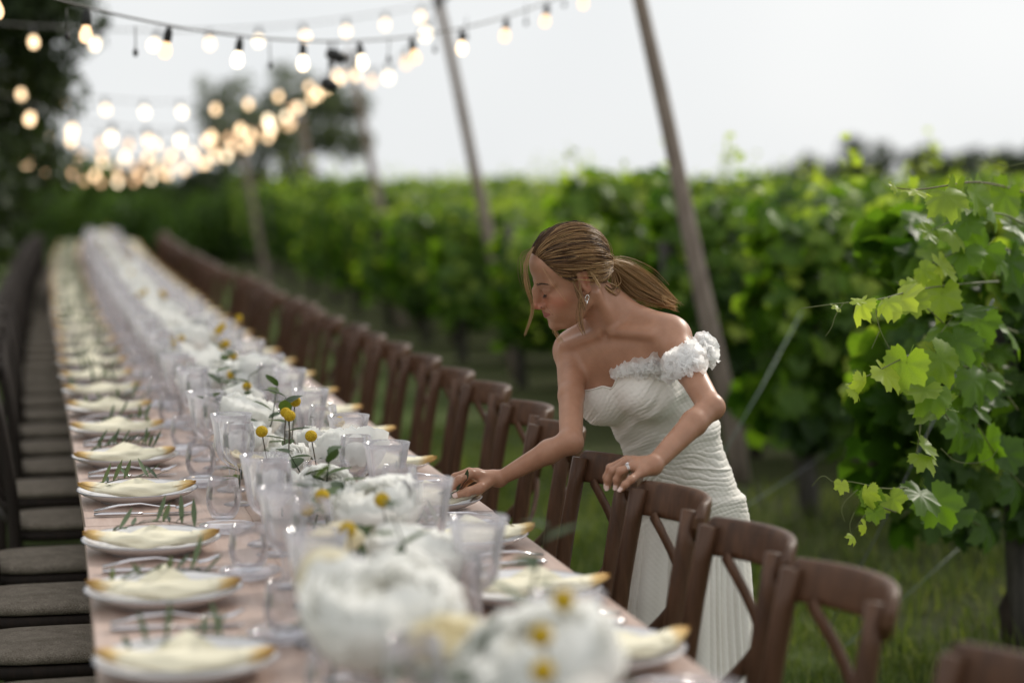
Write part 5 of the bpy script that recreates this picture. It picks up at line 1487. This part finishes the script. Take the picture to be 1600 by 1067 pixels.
# brows and lashes
M['lash'] = simple('dark_lash', (.020, .012, .009), .6)
M['brow'] = simple('brow_hair', (.055, .030, .018), .6)
def on_head(p): return Vector(tuple(HL(*p) - ORG))
for s in (-1, 1):
    mb = MB(); R = .0132
    arc = []
    for k in range(13):
        az = s * (-.95 + 1.65 * k / 12); el = -.42 - .10 * math.cos((k / 12 - .5) * 3)
        arc.append((.0810 + R * math.cos(el) * math.cos(az), s * .0275 + R * math.cos(el) * math.sin(az), -.0040 + R * math.sin(el)))
    mb.tube([on_head(q) for q in arc], [.0005] + [.0012] * 11 + [.0005], 6)
    for k in range(1, 13):
        q = np.array(arc[k]); out = nrm(q - np.array((.0810, s * .0275, -.0040)))
        mb.tube([on_head(q), on_head(q + out * .004 + np.array((0, 0, -.0025))), on_head(q + out * .0075 + np.array((0, s * .001, -.0025)))], [.0005, .0003, .0001], 4)
    mb.build('eyelashes', M['lash'], bride)
    mb = MB(); rr = random.Random(3)
    for k in range(110):
        t = rr.random(); w = (.0052 - .0034 * t)
        b = np.array((.0955 - .0150 * t ** 1.6, s * (.0110 + .0335 * t), .0140 + .0050 * math.sin(t * 2.4) + (rr.random() - .5) * w))
        d = np.array((-.002 - .004 * t, s * .006, .0022 - .003 * t))
        # settle the root on the skin
        for _ in range(6):
            f = head.value(HL(*b)[None].astype(np.float32))[0]; b[0] -= (f - .0004) * .8
        e = b + d
        for _ in range(6):
            f = head.value(HL(*e)[None].astype(np.float32))[0]; e[0] -= (f - .0008) * .8
        mb.tube([on_head(b), on_head(e)], [.0006, .0002], 4)
    mb.build('eyebrow', M['brow'], bride)
# ------------------------------------------------------------------ the gown
def cloth_mat():
    m, nt, out = new_mat('white_silk')
    n = noise(nt, 350, 2)
    col = ramp(nt, noise(nt, 6, 2), [(.3, (.80, .755, .69)), (.7, (.84, .80, .745))])
    bsdf(nt, out, col, .62, bump(nt, n, .06, .0006), .25, sheen=.25)
    return m
M['silk'] = cloth_mat()
def petal_cloth():
    m, nt, out = new_mat('white_organza')
    b = nt.nodes.new('ShaderNodeBsdfDiffuse'); b.inputs[0].default_value = (.965, .96, .955, 1)
    t = nt.nodes.new('ShaderNodeBsdfTranslucent'); t.inputs[0].default_value = (.965, .96, .955, 1)
    mx = nt.nodes.new('ShaderNodeMixShader'); mx.inputs[0].default_value = .68
    nt.links.new(b.outputs[0], mx.inputs[1]); nt.links.new(t.outputs[0], mx.inputs[2]); nt.links.new(mx.outputs[0], out.inputs[0])
    return m
M['organza'] = petal_cloth()

NA, NV = 110, 90
knots = [CHEST + c_u * .105, CHEST, WAIST, lerp(WAIST, HIP, .55), HIP, HIP * np.array([1, 1, 0]) + np.array([.0, .0, .50]), HIP * np.array([1, 1, 0]) + np.array([.005, .01, .012])]
frm = [(c_r, c_f, c_u), (c_r, c_f, c_u), (h_r, h_f, h_u)] + [(nrm(h_r * np.array([1, 1, 0])), nrm(h_f * np.array([1, 1, 0])), np.array([0, 0, 1.0]))] * 4
L = np.concatenate([[0], np.cumsum([np.linalg.norm(b - a) for a, b in zip(knots[:-1], knots[1:])])]); 
def axis(d):
    i = min(max(int(np.searchsorted(L, d) - 1), 0), len(L) - 2); t = (d - L[i]) / (L[i + 1] - L[i])
    ts = t * t * (3 - 2 * t)
    c = lerp(knots[i], knots[i + 1], t)
    f = [nrm(lerp(frm[i][q], frm[i + 1][q], ts)) for q in range(3)]
    f[1] = nrm(f[1] - f[0] * (f[0] @ f[1]))
    return c, f
Ltot = L[-1]; Lhip = L[4]
dd = np.concatenate([np.linspace(0, Lhip, 60), np.linspace(Lhip, Ltot, 31)[1:]])
th = np.linspace(0, 2 * np.pi, NA, endpoint=False)
Cc, Rr, Ff = [], [], []
for d in dd:
    c, f = axis(d); Cc.append(c); Rr.append(f[0]); Ff.append(f[1])
Cc, Rr, Ff = map(np.array, (Cc, Rr, Ff))
DIR = Rr[:, None] * np.cos(th)[None, :, None] + Ff[:, None] * np.sin(th)[None, :, None]
t = np.full(DIR.shape[:2], .40)
for _ in range(24):
    X = Cc[:, None] + DIR * t[..., None]
    v = torso.value(X.reshape(-1, 3).astype(np.float32)).reshape(t.shape)
    t = np.maximum(t - v * .8, .02)
hipr = t[59].copy()
for i, d in enumerate(dd):
    if d > Lhip - .06:
        k = np.clip((d - Lhip + .06) / (Ltot - Lhip + .06), 0, 1)
        base = np.maximum(np.where(t[i] < .34, t[i], 0) * (d < Lhip + .22), hipr * (1 + .02 * k))
        hem = 1 / np.sqrt((np.cos(th) / .20) ** 2 + (np.sin(th) / .21) ** 2)
        t[i] = base * (1 - k ** 1.3) + np.maximum(hem, base) * k ** 1.3
# smooth a little round and along so that the cloth spans hollows
for _ in range(3):
    t = np.maximum(t, .25 * (np.roll(t, 1, 1) + np.roll(t, -1, 1)) + .5 * t)
    t[1:-1] = np.maximum(t[1:-1], .25 * (t[:-2] + t[2:]) + .5 * t[1:-1])
# fine grid
FA, FV = 620, 600
fd = np.concatenate([np.linspace(.0, Lhip, 400, endpoint=False), np.linspace(Lhip, Ltot, FV - 400)])
fth = np.linspace(0, 2 * np.pi, FA, endpoint=False)
iv = np.interp(fd, dd, np.arange(len(dd))); i0 = np.minimum(iv.astype(int), len(dd) - 2); wv = (iv - i0)[:, None]
ia = fth / (2 * np.pi) * NA; a0 = ia.astype(int) % NA; a1 = (a0 + 1) % NA; wa = (ia - np.floor(ia))[None]
T = (t[i0][:, a0] * (1 - wa) + t[i0][:, a1] * wa) * (1 - wv) + (t[i0 + 1][:, a0] * (1 - wa) + t[i0 + 1][:, a1] * wa) * wv
def up1(A): return A[i0] * (1 - wv) + A[i0 + 1] * wv
C2, R2, F2 = up1(Cc), up1(Rr), up1(Ff)
D2 = R2[:, None] * np.cos(fth)[None, :, None] + F2[:, None] * np.sin(fth)[None, :, None]
X = C2[:, None] + D2 * T[..., None]
# cloth directions are laid out on the front of the gown: s runs to her left, q runs down (metres)
o_ = WAIST; e_s = nrm(_rt); e_q = nrm(-_up)
s_ = (X - o_) @ e_s; q_ = (X - o_) @ e_q
def wob(a, b): return (np.sin(a * 31 + b * 17) + np.sin(a * 57 - b * 43 + 1.3) * .6 + np.sin(b * 71 + a * 23 + 4.1) * .5 + np.sin(a * 120 + b * 90) * .25) / 2.3
W = wob(s_, q_); W2 = wob(q_ * .7 + .3, s_ * .8 - .2)
def ridge(ph, p=1.6): return 1 - (1 - np.abs(np.cos(ph * np.pi))) ** p
def sm(a, b, x): k = np.clip((x - a) / (b - a), 0, 1); return k * k * (3 - 2 * k)
qh = q_ - .0
def rnd(ph): f = np.floor(ph + .5); r = np.sin(f * 12.9898 + 4.1) * 43758.5453; return .35 + .65 * (r - np.floor(r))
# 1 bodice: folds fan out from her right side towards the bust and the ruffle
pa, pb = -.285, .085
ph1 = np.arctan2(-(q_ - pb), s_ - pa) / .040 + W * .9
w1 = sm(.062, .020, q_ + .35 * np.abs(s_ + .02))
# 3 hip: swags from the cross-over to her left hip
ph3 = (q_ - .05 + (s_ - .01) * (-.22) + .7 * (s_ + .05) ** 2) / .0135 + W * 1.0
w3 = (1 - w1).clip(0, 1) * sm(.215, .165, q_ - .10 * s_) * sm(-.05, .0, s_ + .18 * q_)
# 4 front drape falling from the cross-over
ph4 = (s_ * .8 + q_ * .75) / .0135 + W * .9
w4 = (1 - w1 - w3).clip(0, 1) * sm(.25, .17, q_)
# 5 skirt: long pleats
w5 = (1 - w1 - w3 - w4).clip(0, 1)
ph5 = fth[None] * 17 / np.pi + 1.5 * wob(fth[None] * .12 + 0 * q_, 0 * q_ + .1) + .35 * np.sin(q_ * 3 + fth[None] * 2)
env = .65 + .35 * np.sin(W2 * 4)
H = (w1 * (.0021 * ridge(ph1) * env * rnd(ph1) + .0022 * (1 + np.sin(ph1 * .9 + W * 2))) + w3 * .0029 * ridge(ph3, 1.4) * env * rnd(ph3) + w4 * .0062 * ridge(ph4) * env * rnd(ph4)
     + w5 * (.0075 * ridge(ph5, 1.0) * rnd(ph5) + .012 * np.cos(fth[None] * 7 + q_ * 1.5)) * sm(.16, .40, q_) + w5 * .002 * ridge(ph5))
# the cross-over band under the bust and the seam over the hip stand proud
band = np.exp(-((q_ - .012 + s_ * .62) / .018) ** 2) * sm(-.12, -.06, s_) * sm(.16, .10, s_)
hipedge = np.exp(-((q_ - .052 - s_ * .10) / .0035) ** 2) * sm(.01, .03, s_)
H += .0035 * band + .0030 * hipedge
H += .0006 * wob(s_ * 9, q_ * 9)
X = X + D2 * (H + .0055)[..., None]
# cut along the neckline (distance below the first ring): high in front, lower at the back
front = np.sin(fth); side = np.cos(fth)
cut = .052 - .012 * front - .030 * np.clip(-side, 0, 1) * (front > -.3) - .040 * np.clip(-side, 0, 1) * np.clip(front, 0, 1) + .055 * np.clip(-front, 0, 1) + .010 * np.clip(front, 0, 1) * np.exp(-((side) / .18) ** 2)
keep_v = fd[:, None] >= cut[None]
idx = np.arange(FV * FA).reshape(FV, FA)
# pull the first kept row exactly onto the neckline
for j in range(FA):
    i = int(np.argmax(keep_v[:, j])); 
    if i > 0:
        c, f = axis(cut[j]); k = (cut[j] - fd[i - 1]) / (fd[i] - fd[i - 1])
        X[i - 1, j] = lerp(X[i - 1, j], X[i, j], k); keep_v[i - 1, j] = True
        # a rolled edge that turns in to the skin
q1 = idx[:-1, :]; q2 = np.roll(idx, -1, 1)[:-1, :]; q3 = np.roll(idx, -1, 1)[1:, :]; q4 = idx[1:, :]
kq = keep_v[:-1] & np.roll(keep_v, -1, 1)[:-1] & np.roll(keep_v, -1, 1)[1:] & keep_v[1:]
QD = np.stack([q1[kq], q4[kq], q3[kq], q2[kq]], 1)
used = np.unique(QD); mp = np.full(FV * FA, -1); mp[used] = np.arange(len(used))
gown = link('gown', np_mesh('gown', X.reshape(-1, 3)[used] - ORG, mp[QD], M['silk']), bride)
# edge piping along the neckline
edge = [X[max(int(np.argmax(keep_v[:, j])), 0), j] - ORG for j in range(0, FA, 4)]
edge = [lerp(p, q, .5) for p, q in zip(edge, edge[1:] + edge[:1])]
MB().tube(edge + edge[:1], .0022, 6).build('neckline_edge', M['silk'], gown)

# ---- ruffle of cloth blossoms over her left shoulder
def hit(px, py, near=4.2, far=5.0):
    d = ray(px, py); t_ = near
    for _ in range(60):
        v = float(body.value((_C + d * t_)[None].astype(np.float32))[0])
        t_ += v * .8
        if v < .0008 or t_ > far: break
    return _C + d * t_, t_
def normal_at(p, e=.004):
    g = np.array([float(body.value((p + np.eye(3)[a] * e)[None].astype(np.float32))[0]) - float(body.value((p - np.eye(3)[a] * e)[None].astype(np.float32))[0]) for a in range(3)])
    return nrm(g)
rr = random.Random(11)
RUF = [(966, 581, .014), (976, 577, .016), (988, 575, .018), (999, 571, .019), (1003, 582, .015), (1013, 572, .022), (1026, 567, .026), (1030, 580, .020),
       (1041, 572, .026), (1052, 566, .026), (1056, 581, .023), (1066, 566, .028), (1072, 577, .026), (1080, 556, .030), (1086, 572, .028), (1093, 542, .030),
       (1098, 562, .032), (1106, 548, .036), (1112, 560, .028), (1103, 535, .024)]
for (px, py, R) in RUF:
    ruff = MB(); R *= 1.25
    p, dep = hit(min(px, 1096), py)
    if dep > 4.95: p = P(px, py, 4.56)
    elif px > 1096: p = P(px, py, dep + .012)
    for _ in range(4):                                       # sit on the arm, not beside it
        dv_ = float(body.value(p[None].astype(np.float32))[0])
        if dv_ > .014: p = p - normal_at(p) * (dv_ - .012)
    n = nrm(normal_at(p) * .6 + nrm(_C - p) * .6 + np.array([0, 0, .12]))
    a = nrm(np.cross(n, [0, 0, 1])); b = np.cross(n, a)
    for k in range(9):
        az = k * 2.4 + rr.random(); lay = k / 8.0
        tilt = .25 + 1.05 * (1 - lay) + rr.uniform(-.15, .15)            # outer petals lie flat, inner stand up
        u = a * math.cos(az) + b * math.sin(az); w = np.cross(n, u)
        ax = nrm(u * math.sin(tilt) + n * math.cos(tilt)); nn = np.cross(w, ax)
        Rp = R * (.62 + .42 * (1 - lay)) * rr.uniform(.85, 1.15); ph = rr.random() * 6; fr = rr.randint(3, 5)
        def fn(i, j):
            g = (j - .5) * 2.1; l = Rp * i * (1 - .10 * abs(j - .5) + .035 * math.sin(j * 47 + ph) + .03 * math.sin(j * 83 + ph * 2))
            cr = (math.sin(g * fr + ph) * .15 + math.sin(g * 9 + ph * 3) * .05) * Rp * i ** 1.4
            return p - ORG + n * (.004 + .004 * lay) + ax * (l * math.cos(g)) + w * (l * math.sin(g)) + nn * cr
        ruff.grid(fn, 5, 16)
    ruff.build('cloth_blossom', M['organza'], gown)


# ---- earring and ring
M['silver'] = simple('silver_jewellery', (.85, .84, .82), .15, 1.0)
el = HL(.0075, .0725, -.0315)
mb = MB(); c = el - ORG
mb.tube([c + np.array((0, 0, 0)) + hx * .0045 * math.sin(q) - np.array((0, 0, .006)) + np.array((0, 0, .0075)) * math.cos(q) + hy * .001 for q in np.linspace(0, 2 * math.pi, 17)], .0011, 6, cap=False)
mb.tube([c - np.array((0, 0, .0135)) + hy * .001, c - np.array((0, 0, .022)) + hy * .001], [.0022, .0006], 8)
mb.build('earring', M['silver'], bride)
rg = lerp(mL[2], P(970, 736, 4.262), .42) - ORG; ax = nrm(P(970, 736, 4.262) - mL[2]); ua = nrm(np.cross(ax, [0, 0, 1])); ub = np.cross(ua, ax)
mb = MB()
for o in (-.0016, .0016):
    mb.tube([rg + ax * o + (ua * math.cos(q) + ub * math.sin(q)) * .0108 for q in np.linspace(0, 2 * math.pi, 21)], .0011, 6, cap=False)
ring_o = mb.build('ring', M['silver'], bride)
st = MB(); cpos = Vector(tuple(rg + (nrm(_C - (rg + ORG)) * .3 + np.array([0, 0, 1]) * .8) * .0135))
st.lathe([(.0006, -.003), (.0034, .0), (.0030, .0015), (.0015, .0020)], 8, tuple(cpos), close=True)
st.build('stone', simple('diamond', (.95, .95, 1.0), .03, .0, 1.0), ring_o, smooth=False)
# ------------------------------------------------------------------ hair: locks swept back to a low ponytail
def hair_mat():
    m, nt, out = new_mat('brown_blonde_hair')
    t = attr(nt)
    col = ramp(nt, t, [(0.0, (.040, .018, .008)), (.35, (.155, .074, .028)), (.65, (.37, .205, .082)), (1.0, (.62, .41, .19))])
    b = bsdf(nt, out, col, .38, None, .5)
    tr = nt.nodes.new('ShaderNodeBsdfTranslucent'); nt.links.new(col, tr.inputs[0])
    mx = nt.nodes.new('ShaderNodeMixShader'); mx.inputs[0].default_value = .25
    nt.links.new(b.outputs[0], mx.inputs[1]); nt.links.new(tr.outputs[0], mx.inputs[2]); nt.links.new(mx.outputs[0], out.inputs[0])
    return m
M['hair'] = hair_mat()
HC0 = np.array([.004, 0, .028])
TIE = ((P(947, 411, 4.662) - HEADC) @ RHD.T); TIE[1] *= .35
def radius(dirs):
    dirs = np.asarray(dirs); r = np.full(len(dirs), .13)
    Wd = dirs @ RHD
    c = HL(*HC0)
    for _ in range(22):
        v = skull.value((c + Wd * r[:, None]).astype(np.float32)); r = np.maximum(r - v * .8, .03)
    return r
skull = Field(); skull.p = head.p[:3] + [q for q in head.p if q[3] == 'u'][3:9]
hrng = np.random.default_rng(5)
# hairline on her left side in head coordinates (mirrored for the right)
HL_PTS = np.array([(.091, .000, .088), (.088, .018, .086), (.080, .036, .076), (.068, .050, .058), (.056, .059, .036), (.044, .064, .020), (.034, .067, .010),
                   (.029, .068, .020), (.014, .0715, .042), (-.006, .069, .040), (-.020, .066, .018), (-.030, .060, -.016), (-.046, .044, -.034), (-.054, .020, -.042), (-.056, .0, -.044)])
seg = np.linspace(0, 1, len(HL_PTS))
def hairline(t): return np.array([np.interp(t, seg, HL_PTS[:, a]) for a in range(3)])
strands = []      # (points Nx3 head-local, radius array, tint)
NS = 22
def slerp_path(d0, d1, tt):
    w = math.acos(max(-1, min(1, float(d0 @ d1)))); return np.array([(math.sin((1 - k) * w) * d0 + math.sin(k * w) * d1) / math.sin(w) for k in tt])
def sweep(start, back, off, tint, r, wave, sag=0.0):
    d0 = nrm(start - HC0); d1 = nrm(TIE - HC0)
    tt = np.linspace(back, 1, NS)
    # lift the path over the crown a little so that locks curve rather than run straight
    dp = slerp_path(d0, d1, tt)
    side = np.sign(start[1]) if abs(start[1]) > 1e-6 else 1
    bend = np.sin(np.pi * tt)[:, None] * np.array([0, 0, 1])[None] * (-.16 * sag)
    dp = dp + bend; dp /= np.linalg.norm(dp, axis=1)[:, None]
    return dp, tt, off, tint, r, wave
jobs = []
# root layer that hides the scalp
for side in (1, -1):
    n_ = 420
    for k in range(n_):
        t = (k + hrng.random()) / n_
        p = hairline(t); p = p * np.array([1, side, 1])
        jobs.append((p, 0.0, .0015 + .002 * hrng.random(), .18 + .22 * hrng.random(), .0012, 0.0005, hrng.normal() * .10))
# locks
for side in (1, -1):
    for k in range(90):
        t = hrng.random() ** .9 * .98; back = hrng.random() * .30 * (hrng.random() < .5)
        sg = hrng.normal() * .35; base = np.clip(hrng.normal(.46, .20) + (.22 if t > .25 else -.04) * hrng.random(), .05, .95)
        o = .004 + .009 * hrng.random(); wv = .0010 + .0015 * hrng.random()
        if t > .30: sg = -abs(sg) * .8
        for q in range(20):
            p = hairline(min(max(t + hrng.normal() * .016, 0), 1)) * np.array([1, side, 1])
            jobs.append((p, back, o + .0018 * hrng.normal(), np.clip(base + hrng.normal() * .13, 0, 1), .00065, wv, sg + hrng.normal() * .05))
alld = []
for (p, back, off, tint, r, wave, sg) in jobs:
    dp, tt, *_ = sweep(p, back, off, tint, r, wave, sg); alld.append(dp)
A = np.concatenate(alld); Rad = radius(A).reshape(len(jobs), NS)
tie_r = np.linalg.norm(TIE - HC0); dT = nrm(TIE - HC0)
for j, (p, back, off, tint, r, wave, sg) in enumerate(jobs):
    tt = np.linspace(back, 1, NS); dp = alld[j]
    grow = np.clip((tt - back) / .22, 0, 1) ** .7 if back > 0 else np.clip(tt / .18, 0, 1) ** .7
    volume = .006 * np.sin(np.pi * np.clip(tt, 0, 1)) * np.clip(dp[:, 2] * 1.5 + .2, 0, 1)
    rr_ = Rad[j] + .0005 + off * grow + volume + wave * np.sin(tt * 19 + j)
    k = np.clip((tt - .72) / .28, 0, 1); k = k * k * (3 - 2 * k)
    rr_ = rr_ * (1 - k) + (tie_r + off * .5) * k
    pl = HC0 + dp * rr_[:, None]
    ear = (pl[:, 0] > -.018) & (pl[:, 0] < .026) & (pl[:, 2] > -.035) & (pl[:, 2] < .030)
    ear = np.convolve(ear.astype(float), [.3, .4, .3], 'same')
    rr_ = rr_ * (1 - ear) + (Rad[j] - .005) * ear
    pts = HC0 + dp * rr_[:, None]
    strands.append((pts, r * np.concatenate([np.linspace(.5, 1, 3), np.ones(NS - 3)]), tint))
# ponytail, in picture depth: falls behind her shoulder
PT = [HL(*TIE), P(956, 413, 4.668), P(968, 422, 4.690), P(984, 434, 4.705), P(1001, 446, 4.712), P(1018, 456, 4.712), P(1036, 466, 4.705), P(1054, 476, 4.69)]
PTL = np.array([((q - HEADC) @ RHD.T) for q in PT])
pr = np.array([.0085, .0100, .022, .0290, .0300, .0240, .0150, .0060])
par = np.linspace(0, 1, len(PT))
_pf = np.linspace(0, 1, 60)
_tl = np.array([np.interp(_pf, par, PTL[:, a]) for a in range(3)]).T; _tw = np.interp(_pf, par, pr)
for _ in range(30):
    _tl[1:-1] = (_tl[:-2] + 2 * _tl[1:-1] + _tl[2:]) / 4; _tw[1:-1] = (_tw[:-2] + 2 * _tw[1:-1] + _tw[2:]) / 4
def tail(t): return np.array([np.interp(t, _pf, _tl[:, a]) for a in range(3)]).T
tdir = nrm(PTL[-1] - PTL[0]); ta = nrm(np.cross(tdir, [0, 1, 0])); tb = np.cross(tdir, ta)
for k in range(1500):
    az = hrng.random() * 2 * np.pi; rad = math.sqrt(hrng.random()); end = 1.0 - .42 * hrng.random() ** 1.5
    tt = np.linspace(0, end, NS); wid = np.interp(tt, _pf, _tw)
    dro = hrng.normal() * .008
    pts = tail(tt) + (ta * math.cos(az) * 1.15 + tb * math.sin(az) * .9)[None] * (rad * wid)[:, None]
    wv_ = round(az * 3) / 3
    pts += (np.sin(tt * 7 + wv_ * 5) * .0045 * tt)[:, None] * ta + (np.cos(tt * 6 + wv_ * 3) * .0035 * tt)[:, None] * tb + (dro * tt ** 2)[:, None] * tb
    gold = np.clip(.38 + .38 * hrng.random() + .22 * (math.cos(az) < -.2) + hrng.normal() * .10, 0, 1)
    strands.append((pts, .00070 * np.concatenate([np.ones(NS - 4), np.linspace(1, .35, 4)]), gold))
for k in range(110):                                  # loose hairs round the ponytail
    az = hrng.random() * 2 * np.pi; st = hrng.random() * .5; tt = np.linspace(st, min(1.06, st + .4 + .4 * hrng.random()), NS); tc_ = np.clip(tt, 0, 1)
    wid = np.interp(tc_, _pf, _tw) * (1.05 + .6 * hrng.random() * np.linspace(0, 1, NS)) + .004
    pts = tail(tc_) + (ta * math.cos(az) + tb * math.sin(az))[None] * wid[:, None] + tdir[None] * (np.maximum(tt - 1, 0) * .2)[:, None]
    strands.append((pts + hrng.normal(size=3) * .003, np.full(NS, .00032), .85))
# tie: a lock wound round
for k in range(40):
    az0 = hrng.random() * 6.28; lo_ = hrng.random()
    tt = np.linspace(0, 1, NS); cpt = tail(np.full(NS, .01) + .075 * lo_)
    pts = cpt + (ta[None] * np.cos(az0 + tt * 5)[:, None] + tb[None] * np.sin(az0 + tt * 5)[:, None]) * (.0105 + .001 * hrng.random())
    strands.append((pts, np.full(NS, .0012), .45 + .35 * hrng.random()))
# loop of loose hair hanging below the tie
for k in range(46):
    j1 = hrng.normal(size=3) * .003; e = hrng.random()
    ctl = np.array([((q - HEADC) @ RHD.T) for q in (P(930, 440, 4.62), P(944, 446 + 6 * e, 4.63), P(955, 456 + 6 * e, 4.64), P(962, 448 + 6 * e, 4.655), P(958, 428, 4.66), P(952, 414, 4.662))])
    tt = np.linspace(0, 1, NS); pts = np.array([np.interp(tt, np.linspace(0, 1, 6), ctl[:, a]) for a in range(3)]).T
    pts[1:-1] = (pts[:-2] + pts[1:-1] * 2 + pts[2:]) / 4
    strands.append((pts + j1 * np.sin(np.pi * tt)[:, None] * 2, np.full(NS, .0011), np.clip(.40 + .5 * hrng.random(), 0, 1)))
# wisps: curves through picture points
def wisp(pts, n, spread, tint, r=.0007, seed=0):
    g = np.random.default_rng(seed)
    c = np.array([((P(*q) - HEADC) @ RHD.T) for q in pts])
    for k in range(n):
        tt = np.linspace(0, 1, NS); u = np.linspace(0, 1, len(c))
        q = np.array([np.interp(tt, u, c[:, a]) for a in range(3)]).T
        for _ in range(3): q[1:-1] = (q[:-2] + 2 * q[1:-1] + q[2:]) / 4
        q = q + g.normal(size=3) * spread * (.25 + np.sin(tt * 2.4)[:, None]) + (g.normal(size=3) * spread * .5) * np.sin(tt * 7 + k)[:, None]
        strands.append((q, r * np.concatenate([np.ones(NS - 6), np.linspace(1, .3, 6)]), np.clip(tint + g.normal() * .12, 0, 1)))
wisp([(836, 384, 4.60), (822, 398, 4.57), (818, 420, 4.56), (820, 445, 4.56), (826, 460, 4.57), (831, 472, 4.58), (833, 487, 4.59), (826, 505, 4.59), (820, 523, 4.59)], 22, .0022, .80, .0005, 1)
wisp([(834, 386, 4.58), (826, 402, 4.555), (822, 425, 4.55), (827, 450, 4.55), (831, 466, 4.56)], 12, .0025, .75, .0005, 2)
wisp([(832, 388, 4.6), (815, 402, 4.59), (817, 430, 4.58), (822, 456, 4.58)], 5, .003, .7, .0005, 3)
wisp([(905, 440, 4.555), (907, 462, 4.55), (905, 485, 4.55), (906, 505, 4.55), (912, 522, 4.55)], 14, .0026, .55, .0005, 4)
wisp([(895, 440, 4.56), (903, 460, 4.55), (910, 476, 4.55), (914, 486, 4.55)], 7, .003, .5, .0006, 5)
wisp([(866, 505, 4.72), (868, 520, 4.71), (871, 527, 4.71), (880, 535, 4.70)], 10, .0025, .8, .0005, 6)
wisp([(922, 424, 4.56), (930, 435, 4.555), (938, 449, 4.555)], 9, .0012, .85, .0006, 7)
wisp([(850, 420, 4.55), (866, 448, 4.545), (880, 466, 4.545), (890, 476, 4.545)], 3, .005, .7, .00022, 8)
wisp([(1035, 462, 4.66), (1046, 474, 4.655), (1056, 476, 4.65)], 14, .004, .9, .0005, 9)
g = np.random.default_rng(21)
for k in range(130):                                   # fly-away hairs against the light
    t = g.random(); p = hairline(t * .4) * np.array([1, 1 if k % 2 else -1, 1])
    d0 = nrm(p - HC0); d1 = nrm(TIE - HC0); st = .15 + .7 * g.random(); dp = slerp_path(d0, d1, np.linspace(st, min(st + .3, 1), NS))
    R0 = radius(dp); pts = HC0 + dp * (R0 + .012 + .012 * np.sin(np.linspace(0, 2.6, NS)) * g.random())[:, None] + g.normal(size=3) * .002 * np.linspace(0, 1, NS)[:, None]
    strands.append((pts, np.full(NS, .00028), .9))
# all strands into one mesh
n_s = len(strands); K = 4
Pts = np.array([s[0] for s in strands]); Rs = np.array([s[1] for s in strands]); Ti = np.array([s[2] for s in strands])
tan = np.gradient(Pts, axis=1); tan /= np.linalg.norm(tan, axis=2)[..., None] + 1e-12
ref = Pts - HC0; na = np.cross(tan, ref); na /= np.linalg.norm(na, axis=2)[..., None] + 1e-9; nb = np.cross(tan, na)
q = 2 * np.pi * np.arange(K) / K
ring = Pts[:, :, None] + Rs[:, :, None, None] * (na[:, :, None] * np.cos(q)[None, None, :, None] * 1.35 + nb[:, :, None] * np.sin(q)[None, None, :, None] * .8)
Vh = (ring.reshape(-1, 3) * HS) @ RHD + HEADC - ORG
ii = np.arange(n_s * NS * K).reshape(n_s, NS, K)
f1 = ii[:, :-1]; f2 = ii[:, 1:]
Qh = np.stack([f1, np.roll(f1, -1, 2), np.roll(f2, -1, 2), f2], -1).reshape(-1, 4)
link('hair', np_mesh('hair', Vh, Qh, M['hair'], np.repeat(Ti, NS * K)), bride)
# ------------------------------------------------------------------ the sprig between her fingers
hp = P(706, 768, 4.580)
t = thing('olive_sprig', 'olive sprig held between the fingers of the woman leaning over', 'sprig', tuple(hp), 0)
def hv(px, py, d=4.572): return Vector(tuple(P(px, py, d) - hp))
MB().tube([hv(700, 772), hv(712, 768), hv(722, 760), hv(727, 750)], [.0012, .0012, .0011, .0007], 6).build('stem', M['stem'], t)
for (a, b, d_, w_) in (((727, 752), (731, 733), 4.566, .0050), ((714, 767), (720, 746), 4.560, .0044), ((702, 772), (690, 757), 4.560, .0048), ((704, 772), (684, 770), 4.555, .0048), ((708, 770), (697, 781), 4.552, .0045)):
    p0, p1 = hv(*a, d_), hv(*b, d_); mb = MB(); leaf_blade(mb, p0, p1 - p0, Vector(tuple(-_fw)), (p1 - p0).length, w_, .35, curl=.12)
    mb.build('leaf', M['olive'], t)
